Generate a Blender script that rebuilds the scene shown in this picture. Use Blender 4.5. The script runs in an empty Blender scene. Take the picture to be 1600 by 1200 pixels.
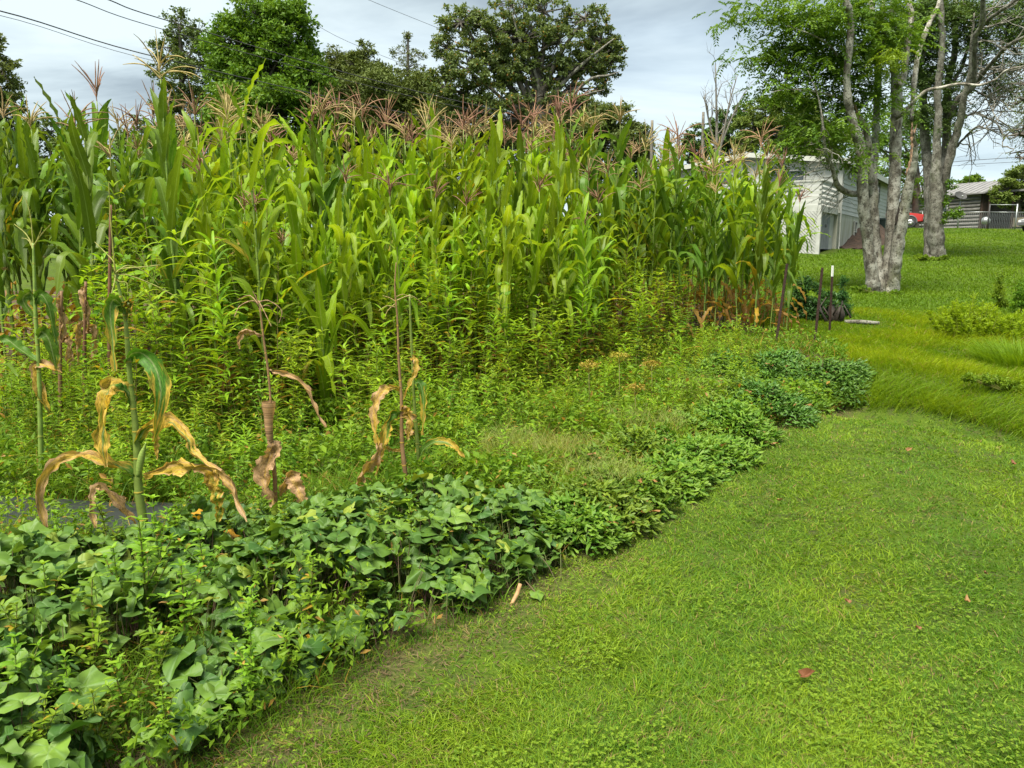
import bpy, math, random
import numpy as np
from mathutils import Vector

rnd = random.Random(11)
rg = np.random.default_rng(5)
R = math.radians
sc = bpy.context.scene
COL = sc.collection

# ------------------------------------------------------------------ camera
F, PITCH, EYE = 1180.0, R(9.6), 1.6
cam = bpy.data.objects.new("camera", bpy.data.cameras.new("camera"))
COL.objects.link(cam)
cam.location = (0, 0, EYE)
cam.rotation_euler = (R(90) - PITCH, 0, 0)
cam.data.sensor_width = 36
cam.data.lens = 36 * F / 1600
cam.data.clip_start = 0.05
cam.data.clip_end = 2000
sc.camera = cam
sc.render.resolution_x, sc.render.resolution_y = 1024, 768

# ------------------------------------------------------------------ world, sun, exposure
SUN_EL, SUN_AZ = R(62), R(215)          # azimuth measured clockwise from +Y
w = bpy.data.worlds.new("World"); sc.world = w; w.use_nodes = True
nt = w.node_tree; nt.nodes.clear()
def N(t, kind, **kw):
    n = t.nodes.new(kind)
    for k, v in kw.items():
        setattr(n, k, v)
    return n
out = N(nt, 'ShaderNodeOutputWorld'); bg = N(nt, 'ShaderNodeBackground'); bg.inputs[1].default_value = 0.0305
sky = N(nt, 'ShaderNodeTexSky', sky_type='NISHITA', sun_disc=False, sun_elevation=SUN_EL, sun_rotation=SUN_AZ)
tc = N(nt, 'ShaderNodeTexCoord')
sep = N(nt, 'ShaderNodeSeparateXYZ'); nt.links.new(tc.outputs['Generated'], sep.inputs[0])
# clouds lie on a flat layer overhead: direction divided by its height above the horizon
zc = N(nt, 'ShaderNodeMath', operation='MAXIMUM'); nt.links.new(sep.outputs[2], zc.inputs[0]); zc.inputs[1].default_value = 0.0
za = N(nt, 'ShaderNodeMath', operation='ADD'); nt.links.new(zc.outputs[0], za.inputs[0]); za.inputs[1].default_value = 0.16
dx = N(nt, 'ShaderNodeMath', operation='DIVIDE'); nt.links.new(sep.outputs[0], dx.inputs[0]); nt.links.new(za.outputs[0], dx.inputs[1])
dy = N(nt, 'ShaderNodeMath', operation='DIVIDE'); nt.links.new(sep.outputs[1], dy.inputs[0]); nt.links.new(za.outputs[0], dy.inputs[1])
cb = N(nt, 'ShaderNodeCombineXYZ'); nt.links.new(dx.outputs[0], cb.inputs[0]); nt.links.new(dy.outputs[0], cb.inputs[1])
mp = N(nt, 'ShaderNodeMapping'); nt.links.new(cb.outputs[0], mp.inputs[0]); mp.inputs['Rotation'].default_value = (0, 0, 0.5)
mp.inputs['Scale'].default_value = (0.75, 1.1, 1); mp.inputs['Location'].default_value = (3.1, 1.7, 0)
n1 = N(nt, 'ShaderNodeTexNoise'); n1.inputs['Scale'].default_value = 1.0; n1.inputs['Detail'].default_value = 6; n1.inputs['Roughness'].default_value = 0.56
n1.inputs['Distortion'].default_value = 0.4
nt.links.new(mp.outputs[0], n1.inputs['Vector'])
cr = N(nt, 'ShaderNodeValToRGB'); nt.links.new(n1.outputs[0], cr.inputs[0])
el = cr.color_ramp.elements
el[0].position = 0.36; el[0].color = (0.185, 0.225, 0.25, 1)
el[1].position = 0.60; el[1].color = (0.40, 0.46, 0.475, 1)
e = el.new(0.47); e.color = (0.30, 0.355, 0.378, 1)
sca = N(nt, 'ShaderNodeVectorMath', operation='SCALE'); nt.links.new(cr.outputs[0], sca.inputs[0]); sca.inputs['Scale'].default_value = 10.0
n2 = N(nt, 'ShaderNodeTexNoise'); n2.inputs['Scale'].default_value = 0.55; n2.inputs['Detail'].default_value = 3
nt.links.new(mp.outputs[0], n2.inputs['Vector'])
mr = N(nt, 'ShaderNodeMapRange'); nt.links.new(n2.outputs[0], mr.inputs[0])
mr.inputs[1].default_value = 0.5; mr.inputs[2].default_value = 0.8; mr.inputs[3].default_value = 0.93; mr.inputs[4].default_value = 0.6
mxs = N(nt, 'ShaderNodeMixRGB'); nt.links.new(mr.outputs[0], mxs.inputs[0])
nt.links.new(sky.outputs[0], mxs.inputs[1]); nt.links.new(sca.outputs[0], mxs.inputs[2])
nt.links.new(mxs.outputs[0], bg.inputs[0]); nt.links.new(bg.outputs[0], out.inputs[0])

sl = bpy.data.lights.new("sun", 'SUN'); sl.energy = 1.5; sl.angle = R(38); sl.color = (1.0, 0.95, 0.82)
so = bpy.data.objects.new("sun", sl); COL.objects.link(so)
sd = Vector((math.sin(SUN_AZ) * math.cos(SUN_EL), math.cos(SUN_AZ) * math.cos(SUN_EL), math.sin(SUN_EL)))
so.rotation_euler = sd.to_track_quat('Z', 'Y').to_euler(); so.location = (-10, -10, 30)
sc.view_settings.view_transform = 'Standard'; sc.view_settings.look = 'None'
sc.view_settings.exposure = 2.92; sc.view_settings.gamma = 1.0
sc.cycles.use_denoising = True
sc.cycles.max_bounces = 10; sc.cycles.diffuse_bounces = 7; sc.cycles.glossy_bounces = 2
sc.cycles.transmission_bounces = 7; sc.cycles.transparent_max_bounces = 4
sc.cycles.caustics_reflective = False; sc.cycles.caustics_refractive = False
sc.cycles.sample_clamp_indirect = 10

# ------------------------------------------------------------------ noise, terrain, pixel helpers
_lat = rg.random((256, 256))
def vnoise(x, y, s=1.0, o=0.0):
    x = np.asarray(x, float) * s + 100.3 + o; y = np.asarray(y, float) * s + 57.7 + o * 1.7
    xi = np.floor(x).astype(int); yi = np.floor(y).astype(int); fx = x - xi; fy = y - yi
    fx = fx * fx * (3 - 2 * fx); fy = fy * fy * (3 - 2 * fy)
    g = lambda a, b: _lat[a % 256, b % 256]
    return (g(xi, yi) * (1 - fx) + g(xi + 1, yi) * fx) * (1 - fy) + (g(xi, yi + 1) * (1 - fx) + g(xi + 1, yi + 1) * fx) * fy
def fbm(x, y, s=1.0, o=0.0):
    return (vnoise(x, y, s, o) * .5 + vnoise(x, y, s * 2.1, o + 7) * .3 + vnoise(x, y, s * 4.3, o + 13) * .2)

_ty = np.arange(-60, 420, 0.5)
_tz = np.interp(_ty, [-50, 0, 6, 8, 12, 20, 32, 45, 56, 66, 400], [0, 0, 0, .05, .35, .75, 1.6, 2.75, 3.6, 3.9, 4.0])
_k = np.hanning(7); _k /= _k.sum(); _tz = np.convolve(_tz, _k, mode='same'); _tz[_ty > 400] = 4.0; _tz[_ty < -50] = 0
SW = np.array([(1.5, 8.9), (2.7, 8.6), (3.8, 8.1), (4.4, 7.2), (6.0, 6.4), (9.0, 5.6)])
def H(X, Y):
    X = np.asarray(X, float); Y = np.asarray(Y, float)
    z = np.interp(Y, _ty, _tz)
    yc = np.interp(X, SW[:, 0], SW[:, 1])
    m = 1 / (1 + np.exp(-(X - 3.0) * 2.6))
    z = z - 0.30 * m * np.exp(-((Y - yc) / 0.75) ** 2)
    z = z + 0.16 * m * np.exp(-((Y - yc - 2.0) / 0.8) ** 2) * vnoise(X, Y, .8)
    z = z + (fbm(X, Y, 0.9) - .5) * 0.05 + (vnoise(X, Y, 0.25, 3) - .5) * 0.10 * np.clip((Y - 6) / 6, 0, 1)
    return z
def ray(px, py):
    a = (px - 800) / F; b = -(py - 600) / F
    return np.array([a, math.cos(PITCH) + b * math.sin(PITCH), -math.sin(PITCH) + b * math.cos(PITCH)])
def PX(px, py, Y):
    d = ray(px, py); t = Y / d[1]
    return np.array([0, 0, EYE]) + d * t
def G(px, py):
    d = ray(px, py); t = np.geomspace(1.0, 150, 3000)
    p = d[None] * t[:, None]; p[:, 2] += EYE
    k = np.nonzero(p[:, 2] <= H(p[:, 0], p[:, 1]))[0]
    return p[k[0]] if len(k) else p[-1]
def proj(X, Y, Z):
    X = np.asarray(X, float); dz = np.asarray(Z, float) - EYE
    fwd = Y * math.cos(PITCH) - dz * math.sin(PITCH); up = Y * math.sin(PITCH) + dz * math.cos(PITCH)
    return 800 + F * X / fwd, 600 - F * up / fwd
def inpoly(x, y, poly):
    x = np.asarray(x); y = np.asarray(y); c = np.zeros(x.shape, bool); n = len(poly); j = n - 1
    for i in range(n):
        xi, yi = poly[i][:2]; xj, yj = poly[j][:2]
        if yi != yj:
            c ^= ((yi > y) != (yj > y)) & (x < (xj - xi) * (y - yi) / (yj - yi) + xi)
        j = i
    return c
def edgedist(x, y, line):
    d = np.full(np.shape(x), 1e9)
    for a, b in zip(line[:-1], line[1:]):
        ax, ay = a[:2]; bx, by = b[:2]; l2 = (bx - ax) ** 2 + (by - ay) ** 2 + 1e-9
        t = np.clip(((x - ax) * (bx - ax) + (y - ay) * (by - ay)) / l2, 0, 1)
        d = np.minimum(d, np.hypot(x - ax - t * (bx - ax), y - ay - t * (by - ay)))
    return d

# ------------------------------------------------------------------ mesh builder
class MB:
    def __init__(s):
        s.v = []; s.d = []; s.q = []; s.m = []; s.sm = []; s.n = 0
    def raw(s, V, Q, D=None, mat=0, smooth=True):
        V = np.asarray(V, float).reshape(-1, 3); Q = np.asarray(Q, int).reshape(-1, 4)
        if D is None:
            D = np.tile([.5, .5, .5, 0.0], (len(V), 1))
        s.v.append(V); s.d.append(np.asarray(D, float).reshape(-1, 4)); s.q.append(Q + s.n)
        s.m.append(np.full(len(Q), mat)); s.sm.append(np.full(len(Q), smooth)); s.n += len(V)
    def grid(s, P, D=None, mat=0, wrap=False, smooth=True):
        P = np.asarray(P, float)
        if P.ndim == 3: P = P[None]
        n, S, K, _ = P.shape
        if D is not None: D = np.broadcast_to(np.asarray(D, float), (n, S, K, 4))
        i = np.arange(n * S * K).reshape(n, S, K)
        if wrap: i = np.concatenate([i, i[:, :, :1]], 2)
        Q = np.stack([i[:, :-1, :-1], i[:, :-1, 1:], i[:, 1:, 1:], i[:, 1:, :-1]], -1)
        s.raw(P, Q, D, mat, smooth)
    def tube(s, pts, rad, K=6, mat=0, d=(.5, .5, .5, 0), caps=True):
        pts = np.asarray(pts, float); S = len(pts); rad = np.broadcast_to(np.asarray(rad, float), (S,))
        if caps:
            pts = np.vstack([pts[:1], pts, pts[-1:]]); rad = np.concatenate([[1e-4], rad, [1e-4]]); S += 2
        T = np.gradient(pts, axis=0)
        if caps: T[0] = T[2]; T[1] = T[2]; T[-1] = T[-3]; T[-2] = T[-3]
        T /= np.linalg.norm(T, axis=1, keepdims=True) + 1e-12
        a = np.array([0, 0, 1.0]) if abs(T[0][2]) < .9 else np.array([1.0, 0, 0])
        U = np.zeros_like(T)
        for i in range(S):
            a = a - T[i] * a.dot(T[i]); nn = np.linalg.norm(a)
            a = a / nn if nn > 1e-6 else np.array([1.0, 0, 0]); U[i] = a
        W = np.cross(T, U); th = np.arange(K) * 2 * math.pi / K
        P = pts[:, None] + rad[:, None, None] * (U[:, None] * np.cos(th)[None, :, None] + W[:, None] * np.sin(th)[None, :, None])
        D = np.tile(np.asarray(d, float), (S, K, 1)); D[:, :, 2] = np.linspace(0, 1, S)[:, None]
        s.grid(P, D[None], mat, wrap=True)
    def box(s, c, size, rz=0.0, mat=0, axes=None, d=None):
        hx, hy, hz = [q / 2 for q in size]
        V = np.array([(x, y, z) for x in (-hx, hx) for y in (-hy, hy) for z in (-hz, hz)], float)
        if axes is not None:
            V = V @ np.asarray(axes, float)
        elif rz:
            c_, s_ = math.cos(rz), math.sin(rz); V = V @ np.array([[c_, s_, 0], [-s_, c_, 0], [0, 0, 1]])
        s.raw(V + np.asarray(c, float), [(0, 1, 3, 2), (4, 6, 7, 5), (0, 4, 5, 1), (2, 3, 7, 6), (0, 2, 6, 4), (1, 5, 7, 3)], d, mat, False)
    def prism(s, poly, off, mat=0):
        """Closed solid: polygon (n,3) extruded by vector off; polygon split into quads as a fan (convex)."""
        A = np.asarray(poly, float); n = len(A); B = A + np.asarray(off, float); V = np.vstack([A, B])
        Q = [(i, (i + 1) % n, n + (i + 1) % n, n + i) for i in range(n)]
        for o in (0, n):
            k = 1
            while k < n - 1:
                Q.append((o, o + k, o + k + 1, o + min(k + 2, n - 1))); k += 2
        s.raw(V, Q, None, mat, False)
    def rhomb(s, C, DIR, SIDE, L, Wd, data, mat=0, bend=0.12):
        """N leaves as one bent quad each: base, left, tip, right."""
        C = np.asarray(C, float); n = len(C); L = np.broadcast_to(L, (n,))[:, None]; Wd = np.broadcast_to(Wd, (n,))[:, None]
        nm = np.cross(DIR, SIDE)
        V = np.stack([C, C + DIR * L * .45 + SIDE * Wd * .5 + nm * L * bend * .5, C + DIR * L - nm * L * bend, C + DIR * L * .45 - SIDE * Wd * .5 + nm * L * bend * .5], 1)
        D = np.zeros((n, 4, 4)); D[:, :, 0] = np.asarray(data)[..., 0][:, None]; D[:, :, 3] = np.asarray(data)[..., 1][:, None]
        D[:, :, 1] = [.5, 1, .5, 0]; D[:, :, 2] = [0, .5, 1, .5]
        s.raw(V, np.arange(n * 4).reshape(n, 4), D, mat, False)
    def data(s, name, mats):
        me = bpy.data.meshes.new(name)
        V = np.concatenate(s.v); Q = np.concatenate(s.q); D = np.concatenate(s.d)
        me.vertices.add(len(V)); me.vertices.foreach_set("co", V.astype(np.float32).ravel())
        me.loops.add(Q.size); me.loops.foreach_set("vertex_index", Q.astype(np.int32).ravel())
        me.polygons.add(len(Q)); me.polygons.foreach_set("loop_start", (np.arange(len(Q)) * 4).astype(np.int32))
        for m in (mats if isinstance(mats, (list, tuple)) else [mats]):
            me.materials.append(m)
        me.polygons.foreach_set("material_index", np.concatenate(s.m).astype(np.int32))
        me.polygons.foreach_set("use_smooth", np.concatenate(s.sm).astype(bool))
        at = me.attributes.new("ld", 'FLOAT_COLOR', 'POINT'); at.data.foreach_set("color", D.astype(np.float32).ravel())
        me.update()
        return me
    def build(s, name, mats, parent=None, loc=None):
        o = bpy.data.objects.new(name, s.data(name, mats)); COL.objects.link(o)
        if parent is not None: o.parent = parent
        if loc is not None: o.location = loc
        return o

def tag(o, label=None, cat=None, group=None, kind=None):
    if label: o['label'] = label
    if cat: o['category'] = cat
    if group: o['group'] = group
    if kind: o['kind'] = kind
    return o
def thing(name, label, cat, loc=(0, 0, 0), rz=0.0, group=None):
    o = bpy.data.objects.new(name, None); COL.objects.link(o)
    o.empty_display_size = 0.1; o.location = loc; o.rotation_euler = (0, 0, rz)
    return tag(o, label, cat, group)
def norm(v):
    v = np.asarray(v, float); return v / (np.linalg.norm(v, axis=-1, keepdims=True) + 1e-12)
def smooth(pts, n):
    """Catmull-Rom through rows of any width."""
    p = np.asarray(pts, float); m = len(p)
    q = np.vstack([2 * p[0] - p[1], p, 2 * p[-1] - p[-2]]); t = np.linspace(0, m - 1 - 1e-9, n); i = t.astype(int); f = (t - i)[:, None]
    a, b, c, d = q[i], q[i + 1], q[i + 2], q[i + 3]
    return .5 * (2 * b + (c - a) * f + (2 * a - 5 * b + 4 * c - d) * f ** 2 + (3 * b - a - 3 * c + d) * f ** 3)

# ------------------------------------------------------------------ materials
def newmat(name):
    m = bpy.data.materials.new(name); m.use_nodes = True; m.node_tree.nodes.clear(); return m, m.node_tree
def math_(t, op, a, b=None, clamp=False):
    n = N(t, 'ShaderNodeMath', operation=op); n.use_clamp = clamp
    for i, v in enumerate((a, b)):
        if v is None: continue
        if isinstance(v, (int, float)): n.inputs[i].default_value = v
        else: t.links.new(v, n.inputs[i])
    return n.outputs[0]
def mix_(t, f, a, b, mode='MIX'):
    n = N(t, 'ShaderNodeMixRGB', blend_type=mode)
    for i, v in zip((0, 1, 2), (f, a, b)):
        if isinstance(v, (int, float)): n.inputs[i].default_value = v
        elif isinstance(v, tuple): n.inputs[i].default_value = (*v, 1) if len(v) == 3 else v
        else: t.links.new(v, n.inputs[i])
    return n.outputs[0]
def rng_(t, v, a, b, c=0.0, d=1.0):
    n = N(t, 'ShaderNodeMapRange'); t.links.new(v, n.inputs[0])
    for i, q in zip((1, 2, 3, 4), (a, b, c, d)): n.inputs[i].default_value = q
    return n.outputs[0]

def leaf_mat(name, c1, c2, rib=None, trans=.35, rough=.45, yellow=(.36, .24, .02), brown=(.30, .16, .06), var=.35, spec=.2, ribw=.07, contrast=(.72, 1.28)):
    m, t = newmat(name)
    at = N(t, 'ShaderNodeAttribute', attribute_name='ld'); sp = N(t, 'ShaderNodeSeparateColor'); t.links.new(at.outputs['Color'], sp.inputs[0])
    r_, g_, b_, a_ = sp.outputs[0], sp.outputs[1], sp.outputs[2], at.outputs['Alpha']
    oi = N(t, 'ShaderNodeObjectInfo')
    c = mix_(t, r_, c1, c2)
    hs = N(t, 'ShaderNodeHueSaturation'); t.links.new(c, hs.inputs['Color'])
    t.links.new(rng_(t, oi.outputs['Random'], 0, 1, .485, .515), hs.inputs['Hue'])
    t.links.new(rng_(t, oi.outputs['Random'], 0, 1, 1 - var, 1 + var), hs.inputs['Value'])
    c = hs.outputs[0]
    if rib is not None:
        d = math_(t, 'ABSOLUTE', math_(t, 'SUBTRACT', g_, .5))
        c = mix_(t, rng_(t, d, 0.0, ribw, .75, 0), c, rib)
    # streaks that run along the blade: yellowing, then brown
    cv = N(t, 'ShaderNodeCombineXYZ')
    t.links.new(math_(t, 'ADD', math_(t, 'MULTIPLY', g_, 5.0), math_(t, 'MULTIPLY', r_, 61.0)), cv.inputs[0])
    t.links.new(math_(t, 'MULTIPLY', b_, 3.5), cv.inputs[1]); t.links.new(math_(t, 'MULTIPLY', oi.outputs['Random'], 30.0), cv.inputs[2])
    ns = N(t, 'ShaderNodeTexNoise'); ns.inputs['Scale'].default_value = 1.3; ns.inputs['Detail'].default_value = 4; t.links.new(cv.outputs[0], ns.inputs['Vector'])
    amp = math_(t, 'MULTIPLY', math_(t, 'MULTIPLY', a_, 4.0, True), 1.1)
    f = math_(t, 'ADD', a_, math_(t, 'MULTIPLY', math_(t, 'SUBTRACT', ns.outputs[0], .5), amp))
    dead = mix_(t, rng_(t, f, .50, .82), yellow, brown)
    c = mix_(t, rng_(t, f, .26, .46), c, dead)
    fine = N(t, 'ShaderNodeTexNoise'); fine.inputs['Scale'].default_value = 9; t.links.new(cv.outputs[0], fine.inputs['Vector'])
    c = mix_(t, 1.0, c, mix_(t, rng_(t, fine.outputs[0], .25, .75), (contrast[0],) * 3, (contrast[1],) * 3), 'MULTIPLY')
    p = N(t, 'ShaderNodeBsdfPrincipled'); t.links.new(c, p.inputs['Base Color']); p.inputs['Roughness'].default_value = rough
    p.inputs['Specular IOR Level'].default_value = spec
    tr = N(t, 'ShaderNodeBsdfTranslucent'); t.links.new(mix_(t, 1.0, c, (1.35, 1.25, .55), 'MULTIPLY'), tr.inputs[0])
    mx = N(t, 'ShaderNodeMixShader'); mx.inputs[0].default_value = trans
    t.links.new(p.outputs[0], mx.inputs[1]); t.links.new(tr.outputs[0], mx.inputs[2])
    o = N(t, 'ShaderNodeOutputMaterial'); t.links.new(mx.outputs[0], o.inputs[0])
    return m

def plain(name, c, c2=None, rough=.7, scale=20, bump=0.0, metal=0.0, stretch=(1, 1, 1), spec=.3, detail=5, lo=.35, hi=.65):
    m, t = newmat(name)
    tcn = N(t, 'ShaderNodeTexCoord'); mpn = N(t, 'ShaderNodeMapping'); mpn.inputs['Scale'].default_value = stretch
    t.links.new(tcn.outputs['Object'], mpn.inputs[0])
    ns = N(t, 'ShaderNodeTexNoise'); ns.inputs['Scale'].default_value = scale; ns.inputs['Detail'].default_value = detail; t.links.new(mpn.outputs[0], ns.inputs['Vector'])
    p = N(t, 'ShaderNodeBsdfPrincipled'); p.inputs['Roughness'].default_value = rough; p.inputs['Metallic'].default_value = metal
    p.inputs['Specular IOR Level'].default_value = spec
    cc = mix_(t, rng_(t, ns.outputs[0], lo, hi), c, c2 or tuple(x * .8 for x in c)); t.links.new(cc, p.inputs['Base Color'])
    if bump:
        b = N(t, 'ShaderNodeBump'); b.inputs['Strength'].default_value = bump; b.inputs['Distance'].default_value = .02
        t.links.new(ns.outputs[0], b.inputs['Height']); t.links.new(b.outputs[0], p.inputs['Normal'])
    o = N(t, 'ShaderNodeOutputMaterial'); t.links.new(p.outputs[0], o.inputs[0])
    return m

M = {}
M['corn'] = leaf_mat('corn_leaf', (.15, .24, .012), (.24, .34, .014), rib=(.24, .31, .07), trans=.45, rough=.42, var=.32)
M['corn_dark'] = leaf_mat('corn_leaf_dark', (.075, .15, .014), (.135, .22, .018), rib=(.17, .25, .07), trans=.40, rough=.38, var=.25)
M['corn_young'] = leaf_mat('corn_leaf_young', (.16, .27, .012), (.23, .34, .018), rib=(.30, .36, .10), trans=.48, rough=.45, var=.15)
M['corn_old'] = leaf_mat('corn_leaf_withering', (.06, .135, .014), (.10, .18, .018), rib=(.24, .28, .12), trans=.35, rough=.5,
                         yellow=(.42, .28, .04), brown=(.34, .215, .115), var=.05, contrast=(.35, 1.75))
M['stalk'] = leaf_mat('corn_stalk', (.12, .19, .035), (.17, .22, .05), trans=.0, rough=.4, var=.2)
M['stalk_dry'] = leaf_mat('corn_stalk_dry', (.15, .075, .04), (.20, .12, .06), trans=.0, rough=.6, var=.2)
M['tas_pink'] = leaf_mat('tassel_pink', (.28, .14, .10), (.34, .20, .12), trans=.25, rough=.6, var=.2)
M['tas_straw'] = leaf_mat('tassel_straw', (.34, .26, .10), (.42, .33, .16), trans=.3, rough=.6, var=.2)
M['tas_brown'] = leaf_mat('tassel_brown', (.22, .14, .075), (.30, .18, .10), trans=.2, rough=.6, var=.2)
M['tas_green'] = leaf_mat('tassel_green', (.30, .32, .08), (.36, .36, .12), trans=.3, rough=.6, var=.1)
M['weed'] = leaf_mat('weed_leaf', (.14, .25, .014), (.23, .34, .018), rib=(.20, .30, .06), trans=.42, rough=.45, var=.28)
M['weed_stem'] = leaf_mat('weed_stem', (.12, .16, .03), (.16, .12, .04), trans=0, rough=.6)
M['amar'] = leaf_mat('small_weed_leaf', (.12, .23, .014), (.20, .31, .018), rib=(.2, .28, .06), trans=.4, rough=.45, var=.2)
M['grass'] = leaf_mat('lawn_blade', (.075, .16, .010), (.22, .305, .016), trans=.4, rough=.5, var=.0, yellow=(.26, .22, .05), brown=(.24, .16, .075))
M['rough'] = leaf_mat('rough_grass_blade', (.12, .22, .008), (.29, .36, .012), trans=.45, rough=.5, var=.0, yellow=(.28, .25, .05), brown=(.30, .22, .10))
M['litter'] = leaf_mat('dry_litter_bits', (.07, .05, .025), (.12, .085, .04), trans=.1, rough=.8, var=0, yellow=(.13, .10, .045), brown=(.085, .055, .03))
M['fargrass'] = leaf_mat('far_lawn_blade', (.07, .145, .006), (.15, .235, .008), trans=.4, rough=.55, var=0)
M['clover'] = leaf_mat('clover_leaf', (.075, .165, .012), (.17, .27, .02), trans=.35, rough=.5, var=0)
M['under'] = leaf_mat('undergrowth_leaf', (.06, .14, .010), (.19, .29, .016), trans=.4, rough=.5, var=0)
M['fluff'] = leaf_mat('seeding_grass', (.20, .24, .05), (.27, .26, .08), trans=.4, rough=.6, var=0)
M['mound'] = leaf_mat('dark_bush_leaf', (.025, .085, .022), (.055, .14, .03), rib=(.1, .18, .05), trans=.28, rough=.4, var=.1)
M['t_bright'] = leaf_mat('leaf_bright_tree', (.085, .165, .016), (.16, .25, .026), trans=.3, rough=.5, var=0)
M['t_dark'] = leaf_mat('leaf_dark_tree', (.085, .12, .035), (.16, .195, .06), trans=.32, rough=.5, var=0)
M['t_pine'] = leaf_mat('needle_tree', (.075, .105, .022), (.13, .165, .035), trans=.15, rough=.6, var=0)
M['t_olive'] = leaf_mat('leaf_olive_tree', (.11, .15, .025), (.18, .22, .045), trans=.28, rough=.5, var=0)
M['t_walnut'] = leaf_mat('leaf_spray_tree', (.06, .14, .014), (.13, .24, .022), trans=.38, rough=.45, var=0)
M['t_blue'] = leaf_mat('leaf_shade_tree', (.06, .11, .025), (.11, .165, .04), trans=.22, rough=.5, var=0)
M['tube'] = plain('grey_twig', (.16, .145, .12), (.09, .085, .07), scale=8)
M['bark_far'] = plain('bark_far', (.11, .095, .075), (.06, .055, .045), scale=4, bump=.4)

def bark(name, base, dark, lichen, green):
    m, t = newmat(name)
    tcn = N(t, 'ShaderNodeTexCoord'); mpn = N(t, 'ShaderNodeMapping'); mpn.inputs['Scale'].default_value = (1, 1, .35)
    t.links.new(tcn.outputs['Object'], mpn.inputs[0])
    def nz(s, d, v=None, r=.6):
        n = N(t, 'ShaderNodeTexNoise'); n.inputs['Scale'].default_value = s; n.inputs['Detail'].default_value = d; n.inputs['Roughness'].default_value = r
        t.links.new(v or mpn.outputs[0], n.inputs['Vector']); return n.outputs[0]
    a = nz(9, 6); b = nz(2.2, 4); c_ = nz(22, 7, tcn.outputs['Object'], .7); d_ = nz(4.0, 5, tcn.outputs['Object'])
    c = mix_(t, rng_(t, a, .38, .62), dark, base)
    c = mix_(t, rng_(t, b, .52, .66, 0, .7), c, green)
    c = mix_(t, rng_(t, d_, .46, .60, 0, .8), c, lichen)
    c = mix_(t, rng_(t, c_, .535, .60, 0, .85), c, tuple(x * .35 for x in dark))
    p = N(t, 'ShaderNodeBsdfPrincipled'); p.inputs['Roughness'].default_value = .9; p.inputs['Specular IOR Level'].default_value = .15
    t.links.new(c, p.inputs['Base Color'])
    bm = N(t, 'ShaderNodeBump'); bm.inputs['Strength'].default_value = .8; bm.inputs['Distance'].default_value = .03
    t.links.new(math_(t, 'ADD', a, math_(t, 'MULTIPLY', c_, -.6)), bm.inputs['Height']); t.links.new(bm.outputs[0], p.inputs['Normal'])
    o = N(t, 'ShaderNodeOutputMaterial'); t.links.new(p.outputs[0], o.inputs[0])
    return m
M['bark_a'] = bark('bark_pale_lichen', (.27, .25, .205), (.08, .07, .055), (.44, .425, .37), (.13, .145, .065))
M['bark_b'] = bark('bark_grey', (.18, .168, .14), (.075, .068, .055), (.27, .26, .225), (.09, .105, .06))
M['hollow'] = plain('hollow_shade', (.035, .025, .018), (.012, .01, .008), scale=20, bump=.6)  # near-black colour standing in for the shade of the stem's hole
M['splinter'] = plain('split_wood', (.42, .27, .17), (.12, .075, .05), scale=14, stretch=(3, 3, .5), bump=.8, rough=.85)

# ------------------------------------------------------------------ ground sheet
EDGE_PX = [(60, 1420), (220, 1290), (370, 1195), (480, 1120), (620, 1035), (770, 960), (875, 885), (990, 795), (1110, 715), (1240, 655), (1330, 612), (1325, 560), (1290, 530)]
EDGE = [G(*p)[:2] for p in EDGE_PX]
far_r = EDGE[-1]
GARDEN = [(-14, 0.5)] + [tuple(p) for p in EDGE] + [(4.25, 13), (3.8, 20), (-30, 20)]
LEDGE = [G(*p)[:2] for p in [(1210, 640), (1300, 633), (1420, 645), (1500, 660), (1600, 690)]] + [(6.2, 5.4), (9, 4.2)]
def lawn_near(x, y):      # mown lawn in front of the ditch
    return y < np.interp(x, [p[0] for p in LEDGE], [p[1] for p in LEDGE])
xs = np.concatenate([-np.geomspace(400, 6, 50), np.arange(-5.9, 7, .09), np.geomspace(7, 400, 60)])
ys = np.concatenate([[-300, -60, -12, -4], np.arange(-1, 14, .09), np.arange(14, 60, .5), np.geomspace(60, 500, 24)])
XX, YY = np.meshgrid(xs, ys); ZZ = H(XX, YY)
inside = inpoly(XX, YY, GARDEN); dist = edgedist(XX, YY, EDGE)
soil = np.clip(.5 + np.where(inside, dist, -dist) * 2.2 + (fbm(XX, YY, 5) - .5) * 1.2, 0, 1)
mown = np.where(lawn_near(XX, YY) | (YY > 18), 1.0, 0.0)
gb = MB(); D = np.zeros(XX.shape + (4,)); D[..., 0] = soil; D[..., 1] = mown; D[..., 3] = 1
gb.grid(np.stack([XX, YY, ZZ], -1), D[None])
m, t = newmat('ground')
at = N(t, 'ShaderNodeAttribute', attribute_name='ld'); sp = N(t, 'ShaderNodeSeparateColor'); t.links.new(at.outputs[0], sp.inputs[0])
ge = N(t, 'ShaderNodeNewGeometry')
def gn(s, d=5, r=.6):
    n = N(t, 'ShaderNodeTexNoise'); n.inputs['Scale'].default_value = s; n.inputs['Detail'].default_value = d; n.inputs['Roughness'].default_value = r
    t.links.new(ge.outputs['Position'], n.inputs['Vector']); return n.outputs[0]
a, b, c_ = gn(.45, 4), gn(7, 6), gn(55, 4)
green = mix_(t, rng_(t, a, .35, .65), (.04, .075, .007), (.075, .115, .010))
green = mix_(t, rng_(t, b, .35, .7), green, (.03, .055, .008))
green = mix_(t, rng_(t, c_, .5, .75), green, (.095, .125, .014))
brown = mix_(t, rng_(t, c_, .3, .7), (.045, .032, .02), (.11, .078, .045))
thin = rng_(t, b, .50, .68)
green = mix_(t, math_(t, 'MULTIPLY', thin, .45), green, brown)
c = mix_(t, sp.outputs[0], green, brown)
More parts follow.
